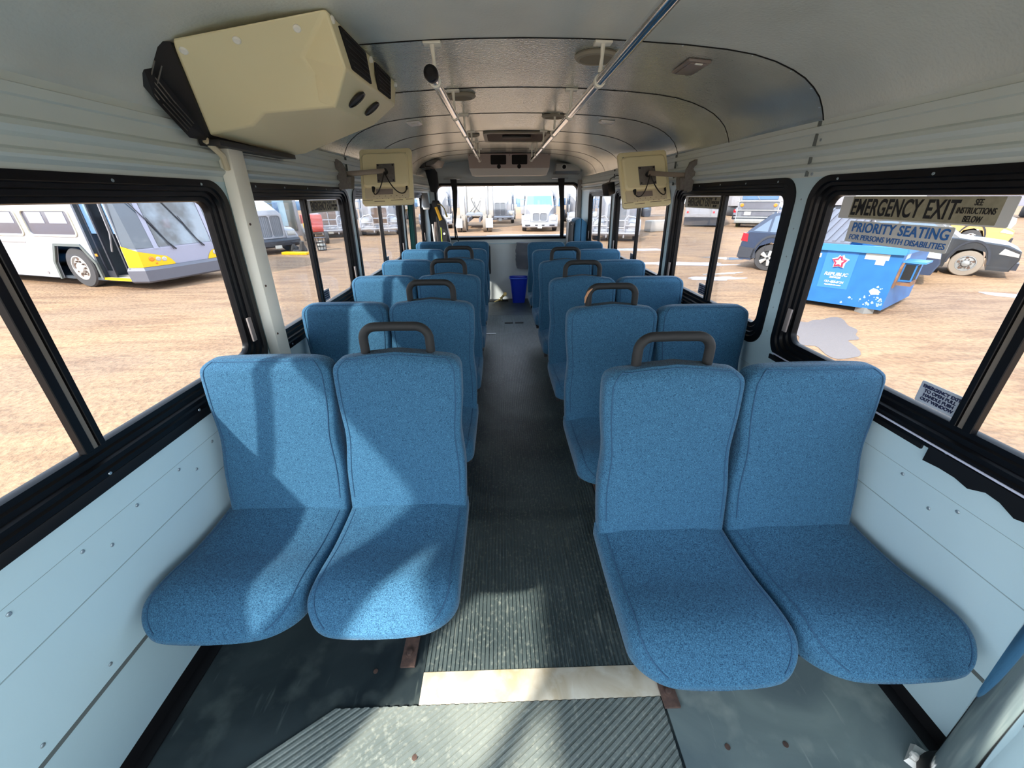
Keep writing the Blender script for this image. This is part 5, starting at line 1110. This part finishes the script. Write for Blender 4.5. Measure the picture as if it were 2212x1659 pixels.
    if suv:
        mb.prism([(x0 - .02, .34), (x0 + .5, .34), (x0 + .42, .62), (x0 + .0, .66)], lambda u, v, q: (u, q, v), -.02, Wd + .02); mb.prism([(r * 1.2, .30), (wb - r * 1.2, .30), (wb - r * 1.2, .40), (r * 1.2, .40)], lambda u, v, q: (u, q, v), -.015, Wd + .015)
    else: mb.prism([(x1 - .25, .24), (x1 + .03, .24), (x1 + .03, .42), (x1 - .25, .40)], lambda u, v, q: (u, q, v), .02, Wd - .02)
    mb.obj('bumper', trim, t, smooth=0)
    for yy, sg in ((0, -1), (Wd, 1)):
        for xx in (0, wb):
            wheel(t, xx, yy + .02 * -sg, r, .21, rim, out=sg, spokes=spokes, ty=ty)
            mb = MB(); a_ = [(xx + (r * 1.26) * math.cos(PI * k / 10), .35 + (r * 1.9) * math.sin(PI * k / 10) * .98 - .02) for k in range(11)]; b2 = [(xx + (r * 1.12) * math.cos(PI * k / 10), .35 + (r * 1.72) * math.sin(PI * k / 10) * .98 - .02) for k in range(10, -1, -1)]
            mb.prism(a_ + b2, lambda u, v, q: (u, yy + sg * q, v), -.02, .02); mb.obj('wheel_arch', trim, t, smooth=0)
        mb = MB(); mb.prism([(x0 - .005, .82 if suv else .68), (x0 + .18, .80 if suv else .70), (x0 + .16, 1.02 if suv else .86), (x0 + .02, 1.04 if suv else .88)], lambda u, v, q: (u, yy + sg * q, v), -.10, .012); mb.obj('tail_lamp', 'lamp_red', t, smooth=0)
        mb = MB(); mb.prism([(x1 - .40, .62), (x1 - .04, .56), (x1 - .05, .64), (x1 - .34, .76)] if not suv else [(x1 - .42, .70), (x1 - .03, .66), (x1 - .06, .78), (x1 - .42, .86)], lambda u, v, q: (u, yy + sg * q, v), -.14, .010); mb.obj('head_lamp', 'lamp_clear', t, smooth=0)
        mb = MB(); 
        for dx in (.05, 1.0, 1.95): mb.box(cx - 1.0 + dx - .004, cx - 1.0 + dx + .004, yy - .004, yy + .004, .35, .95)
        for dx in (.7, 1.65): mb.box(cx - 1.0 + dx - .08, cx - 1.0 + dx + .08, yy + sg * .025, yy, .80, .83, .004)
        mb.obj('door_handle', trim, t)
    return t
car('dark blue estate car with silver spoked wheels, seen from its rear side', (7.94, 11.77, GZ), H(.70, -.71), 'suv_blue', L=4.4, suv=True, r=.37, spokes=5, trim='suv_trim', wb=2.7, rear_over=.82)
c0 = Vector((12.72, 10.60)); hd = Vector((.66, -.75)).normalized(); rw = c0 - hd * 2.6
car('black dusty sedan with steel wheel behind the blue dumpster', (rw.x, rw.y, GZ), H(hd.x, hd.y), 'sedan_dark', L=4.5, r=.33, ty='tyre_mud', rim='tank_grey', wb=2.6, rear_over=1.0)
car('tan gold car at the far right behind the black sedan', (17.6, 18.6, GZ), H(.70, -.71), 'tan_paint', L=4.9, r=.34, Ht=1.5, wb=2.8, suv=False)
car('white car parked beyond the sedan at the right edge', (25.0, 24.5, GZ), H(.7, -.7), 'veh_white', L=4.9, suv=True, r=.36)
car('pale car far behind the dumpster lid', (19.0, 32.0, GZ), H(.75, -.66), 'veh_lilac', L=4.8, suv=True, r=.36)

# --- blue dumpster
C0 = Vector((7.113, 6.93, GZ)); a1 = Vector((-.66, .75, 0)).normalized(); a2 = Vector((.83, .56, 0)).normalized()
t = thing('dumpster', 'blue steel dumpster with red star emblem and grey ribbed lid', 'dumpster', C0)
def D3(u, v, z): return a1 * u + a2 * v + Vector((0, 0, z))   # u along the emblem face, v along the pocket face
L1_, L2_ = 1.95, 1.92
mb = MB()
lo = [D3(0, 0, .10), D3(0, L2_, .10), D3(L1_, L2_, .10), D3(L1_, 0, .10)]; hi = [D3(-.02, -.02, 1.16), D3(-.02, L2_, 1.16), D3(L1_, L2_, 1.16), D3(L1_, -.02, 1.16)]
li = [D3(.05, .05, 1.16), D3(.05, L2_ - .05, 1.16), D3(L1_ - .05, L2_ - .05, 1.16), D3(L1_ - .05, .05, 1.16)]; lb = [D3(.05, .05, .3), D3(.05, L2_ - .05, .3), D3(L1_ - .05, L2_ - .05, .3), D3(L1_ - .05, .05, .3)]
mb.loft([lo, hi, li, lb]); body = mb.obj('body', 'dump_blue', t, smooth=0)
mb = MB()
def F1(u, z, q): return D3(u, -.0 - .0 - q - (z - .1) * .019, z)
def F2(v, z, q): return D3(-q - (z - .1) * .019, v, z)
mb.prism([(-.05, 1.10), (L1_, 1.10), (L1_, 1.22), (-.05, 1.22)], F1, .0, .06); mb.prism([(-.05, 1.12), (L2_, 1.12), (L2_, 1.20), (-.05, 1.20)], F2, .0, .05); mb.obj('top_rail', 'dump_blue2', body, smooth=0)
mb = MB(); mb.hexa([D3(.80, .0, 1.20), D3(L1_ + .0, .0, 1.20), D3(L1_ + .0, 1.25, 1.74), D3(.85, 1.25, 1.74), D3(.80, .0, 1.24), D3(L1_, .0, 1.24), D3(L1_, 1.25, 1.79), D3(.85, 1.25, 1.79)])
for k in range(9):
    u = .90 + .13 * k; mb.hexa([D3(u, .02, 1.24), D3(u + .05, .02, 1.24), D3(u + .05, 1.24, 1.78), D3(u, 1.24, 1.78), D3(u, .02, 1.275), D3(u + .05, .02, 1.275), D3(u + .05, 1.24, 1.815), D3(u, 1.24, 1.815)])
mb.obj('lid', 'dump_grey', t, smooth=0)
mb = MB(); mb.hexa([D3(.85, 1.2, 1.16), D3(L1_, 1.2, 1.16), D3(L1_, 1.26, 1.16), D3(.85, 1.26, 1.16), D3(.85, 1.2, 1.74), D3(L1_, 1.2, 1.74), D3(L1_, 1.26, 1.74), D3(.85, 1.26, 1.74)]); mb.obj('lid_support', 'dump_grey', t, smooth=0)
mb = MB(); mb.prism([(.14, .62), (.42, .62), (.42, .96), (.14, .96)], F2, .0, .20)
po = mb.obj('fork_pocket', 'dump_blue', t, smooth=0)
mb = MB(); mb.prism([(.17, .66), (.39, .66), (.39, .92), (.17, .92)], F2, .20, .205); mb.hexa([F2(.130, .67, .05), F2(.130, .67, .18), F2(.142, .67, .18), F2(.142, .67, .05), F2(.130, .93, .05), F2(.130, .93, .18), F2(.142, .93, .18), F2(.142, .93, .05)]); mb.obj('pocket_opening', 'dark_void', po, smooth=0)
mb = MB(); mb.prism([(.10, .96), (.55, .96), (.55, .99), (.10, .99)], F2, .0, .30); mb.obj('pocket_flap', 'dump_blue2', po, smooth=0)
mb = MB(); mb.prism([(.02, .52), (.10, .56), (.12, .98), (.03, .86)], F2, .0, .03); mb.prism([(.14, .56), (.42, .58), (.42, .66), (.14, .64)], F2, .0, .22); lab(mb.obj('rust_patch', 'rust', po, smooth=0), 'rusty brown edge of the fork pocket')
mb = MB(); mb.prism([(.60, .40), (1.08, .40), (1.08, 1.09), (.60, 1.09)], F1, .0, .004); mb.obj('emblem_panel', 'dump_panel', body, smooth=0)
# star emblem: five rounded strokes
def star(cx, cz0, r, q, wd, mtl, name, inner=.52):
    mb = MB()
    P = []
    for k in range(10):
        a = PI / 2 + PI * k / 5; rr = r if k % 2 == 0 else r * inner; P.append((cx - rr * math.cos(a), cz0 + rr * math.sin(a)))
    pts = [Vector(F1(u, z, q)) for u, z in P]; mb.tube(pts + [pts[0]], wd, 8, False)
    mb.obj(name, mtl, body, smooth=0)
star(.84, .905, .105, .006, .040, 'logo_white', 'emblem_outline'); 
star(.84, .905, .100, .030, .025, 'logo_red', 'emblem_star')
mb = MB(); P = []
for k in range(10):
    a = PI / 2 + PI * k / 5; rr = .075 if k % 2 == 0 else .035; P.append((.84 - rr * math.cos(a), .905 + rr * math.sin(a)))
mb.prism(P, F1, .03, .052); mb.obj('emblem_centre', 'logo_white', body, smooth=0)
def dtext(body_, u, z, size, m='logo_white', sx=1.0, sh=.2):
    text('lettering', body_, size, m, t, frame_m(F1(u, z, .008), -a1, Vector((0, 0, 1)) - a2 * .019), sx=sx, shear=sh, off=.002, ext=.002)
dtext('REPUBLIC', .84, .665, .085, sx=1.0); dtext('SERVICES', .84, .605, .042); dtext('651-455-8634', .84, .52, .058, sx=.95); dtext('RepublicServices.com', .84, .465, .030)
for n_, (u0, u1, z0, z1) in enumerate(((.16, .50, .985, 1.09), (.20, .33, .90, .985), (1.16, 1.42, .955, 1.035), (1.30, 1.42, 1.055, 1.09))):
    mb = MB(); mb.prism([(u0, z0), (u1, z0), (u1, z1), (u0, z1)], F1, .0, .005); mb.obj('paper_label', 'label_white', body, smooth=0)
mb = MB(); mb.prism([(.16, 1.0), (.42, 1.02), (.42, 1.12), (.16, 1.10)], F2, .0, .006); mb.obj('paper_label', 'label_white', body, smooth=0)
mb = MB(); random.seed(11)
for k in range(46):
    u = abs(random.gauss(.0, .18)) + .02; z = .14 + abs(random.gauss(0, .16)); s_ = random.uniform(.006, .026); mb.prism([(u - s_, z), (u, z - s_ * .6), (u + s_, z), (u, z + s_ * 1.4)], F1, .0, .003)
mb.prism([(.13, .38), (.22, .36), (.27, .43), (.22, .49), (.15, .47), (.10, .43)], F1, 0, .004); mb.obj('scuff_marks', 'dump_scuff', body, smooth=0)
mb = MB()
for u, v in ((.25, .1), (1.6, .1), (.25, 1.7), (1.6, 1.7)): q = D3(u, v, 0); mb.box(q.x - .1, q.x + .1, q.y - .1, q.y + .1, 0, .11)
mb.obj('skid', 'tank_grey', t, smooth=0)

# --- clutter by the left truck
t = thing('generator', 'red machine with grey drum standing behind the black truck bumper', 'machine', (-9.6, 21.6, GZ), H(.5, -.86))
mb = MB(); mb.box(-.9, .35, -.45, .45, .75, 1.35, .05); mb.box(-.5, .5, -.40, .40, .55, .85, .04); mb.obj('housing', 'red_paint', t)
mb = MB(); mb.disc_solid((.0, -.42, .52), (0, -1, 0), [(.42, 0), (.42, .12), (.36, .14), (.1, .15)], 28); mb.obj('drum', 'tank_grey', t)
for y in (-.5, .5): wheel(t, .75, y, .30, .16, 'tank_grey', out=-1 if y < 0 else 1)
mb = MB(); mb.box(.30, .36, -.48, -.40, .72, .98, .01); mb.obj('hazard_tag', 'bus_yellow', t)
t = thing('kiosk', 'pale glazed doorway with blue sheet standing behind the red machine', 'kiosk', (-13.1, 25.6, GZ), H(.45, -.9))
mb = MB(); mb.box(-.8, 0, -.9, .9, 0, 3.0, .03); mb.obj('frame', 'veh_white', t); mb = MB(); mb.box(0, .03, -.7, .7, .3, 2.35, .02); mb.obj('doorway', 'arch_grey', t); mb = MB(); mb.box(.03, .05, -.35, .25, .6, 2.2); mb.obj('blue_sheet', 'sheet' if mat('sheet', (.24, .36, .44), .4) else '', t, smooth=0)
def lump(name, label, cat, x, y, s, m, seed, hh=1.0):
    random.seed(seed); mb = MB()
    for k in range(9):
        a, b, c = random.uniform(-.5, .5) * s, random.uniform(-.4, .4) * s, random.uniform(.12, .8) * s * hh; r = random.uniform(.08, .2) * s
        mb.tube([(a, b, c * .3), (a + random.uniform(-.2, .2) * s, b, c)], [r, r * .7], 7)
    mb.box(-.4 * s, .4 * s, -.3 * s, .3 * s, 0, .18 * s, .02); o = mb.obj(name, m, smooth=0); o.location = (x, y, GZ); return tag(o, label, cat)
lump('engine_part', 'dark engine part lying on the dirt by the white truck', 'machine part', -8.6, 17.6, .6, 'tyre', 21)
mb = MB(); mb.box(-.55, .55, -.14, .14, 0, .10, .01); o = mb.obj('loading_board', 'bus_yellow'); o.location = (-8.5, 17.0, GZ); o.rotation_euler = (0, 0, -.15); tag(o, 'short yellow board on the dirt below the engine part', 'board')
t = thing('wire_basket', 'dark wire basket with pale scraps beside the left window bar', 'basket', (-7.95, 18.3, GZ))
mb = MB()
for k in range(8): a = 2 * PI * k / 8; mb.tube([(.17 * math.cos(a), .17 * math.sin(a), 0), (.22 * math.cos(a), .22 * math.sin(a), .52)], .014, 5)
for z in (.02, .18, .35, .52): mb.disc_solid((0, 0, z), (0, 0, 1), [(.18 + z * .1, 0), (.19 + z * .1, .02)], 16)
mb.obj('wire', 'veh_black', t, smooth=0); mb = MB(); mb.disc_solid((0, 0, .04), (0, 0, 1), [(.14, 0), (.17, .2), (.12, .36), (.02, .40)], 9); mb.obj('scraps', 'label_white', t, smooth=0)
mb = MB(); mb.box(-2.6, 2.6, -1.2, 1.2, .0, 4.4, .03); o = mb.obj('trailer', 'veh_lilac'); o.location = (-19.0, 27.5, GZ); o.rotation_euler = (0, 0, H(.85, -.5)); tag(o, 'lilac grey trailer side behind the white bonneted truck', 'trailer')
mb = MB(); mb.disc_solid((0, 0, 0), (0, 0, 1), [(.30, 0), (.28, .03), (.20, .05), (.04, .75), (.02, .76)], 20); o = mb.obj('white_cone', 'snow'); o.location = (-7.2, 30.2, GZ); tag(o, 'white cone on the dirt, third left window', 'cone')
mb = MB(); mb.box(-1.2, 1.2, -.3, .3, 0, .65, .05); o = mb.obj('wood_stack', 'trailer_tan'); o.location = (10.4, 26.5, GZ); o.rotation_euler = (0, 0, .4); tag(o, 'low tan stack on the yard, third right window', 'stack')
# distant row of trailers and bare trees
for k, (x, y, l, m, lb) in enumerate(((-24, 40, 9, 'veh_white', 'white trailer far behind the first left window'), (-13, 45, 8, 'trailer_tan', 'tan trailer in the distance behind the bull bar trucks'), (-4.5, 48, 6, 'veh_white', 'white trailer in the distance, left part of the rear window'), (12.5, 46, 9, 'veh_white', 'white trailer far behind the third right window'), (30, 44, 12, 'veh_white', 'long white trailer far behind the coach'), (44, 36, 12, 'veh_lilac', 'grey trailer on the far right horizon'), (-42, 30, 14, 'veh_white', 'long white trailer far beyond the transit bus'))):
    t = thing('parked_trailer', lb, 'trailer', (x, y, GZ), -.2 + .1 * (k % 3)); mb = MB(); mb.box(-l / 2, l / 2, -1.2, 1.2, 1.0, 3.7, .03); mb.obj('box', m, t); mb = MB()
    for q in (-l / 2 + 1, l / 2 - 1.2, l / 2 - 2.4): mb.box(q - .45, q + .45, -1.1, 1.1, 0, 1.0, .2)
    mb.obj('running_gear', 'veh_black', t)
def tree(x, y, h, seed, label):
    random.seed(seed); mb = MB()
    def br(p, d, l, r, n_):
        q = p + d * l; mb.tube([p, p + d * l * .5 + Vector((random.uniform(-.1, .1), 0, 0)), q], [r, r * .8, r * .6], 5, False)
        if n_ == 0: return
        for k in range(3): br(q, (d + Vector((random.uniform(-.7, .7), random.uniform(-.7, .7), random.uniform(-.1, .4)))).normalized(), l * .68, r * .55, n_ - 1)
    br(Vector((0, 0, 0)), Vector((0, 0, 1)), h * .3, h * .016, 4); o = mb.obj('bare_tree', 'bark', smooth=0); o.location = (x, y, GZ); tag(o, label, 'tree', 'bare trees behind the trucks')
tree(.2, 50, 8, 1, 'bare tree seen between the white trucks, left one in the rear window'); tree(6.2, 60, 9, 2, 'bare tree just right of the other one, behind the box truck mirror'); tree(8.8, 44, 8, 3, 'bare tree behind the rear right windows')
# lettering becomes real mesh
bpy.context.view_layer.update()
dg = bpy.context.evaluated_depsgraph_get()
for o in [q for q in bpy.data.objects if q.type == 'FONT']:
    me = bpy.data.meshes.new_from_object(o.evaluated_get(dg)); me.name = o.name
    n_ = mobj('tmp', me, o.parent); n_.matrix_local = o.matrix_local.copy(); nm = o.name; bpy.data.objects.remove(o); n_.name = nm
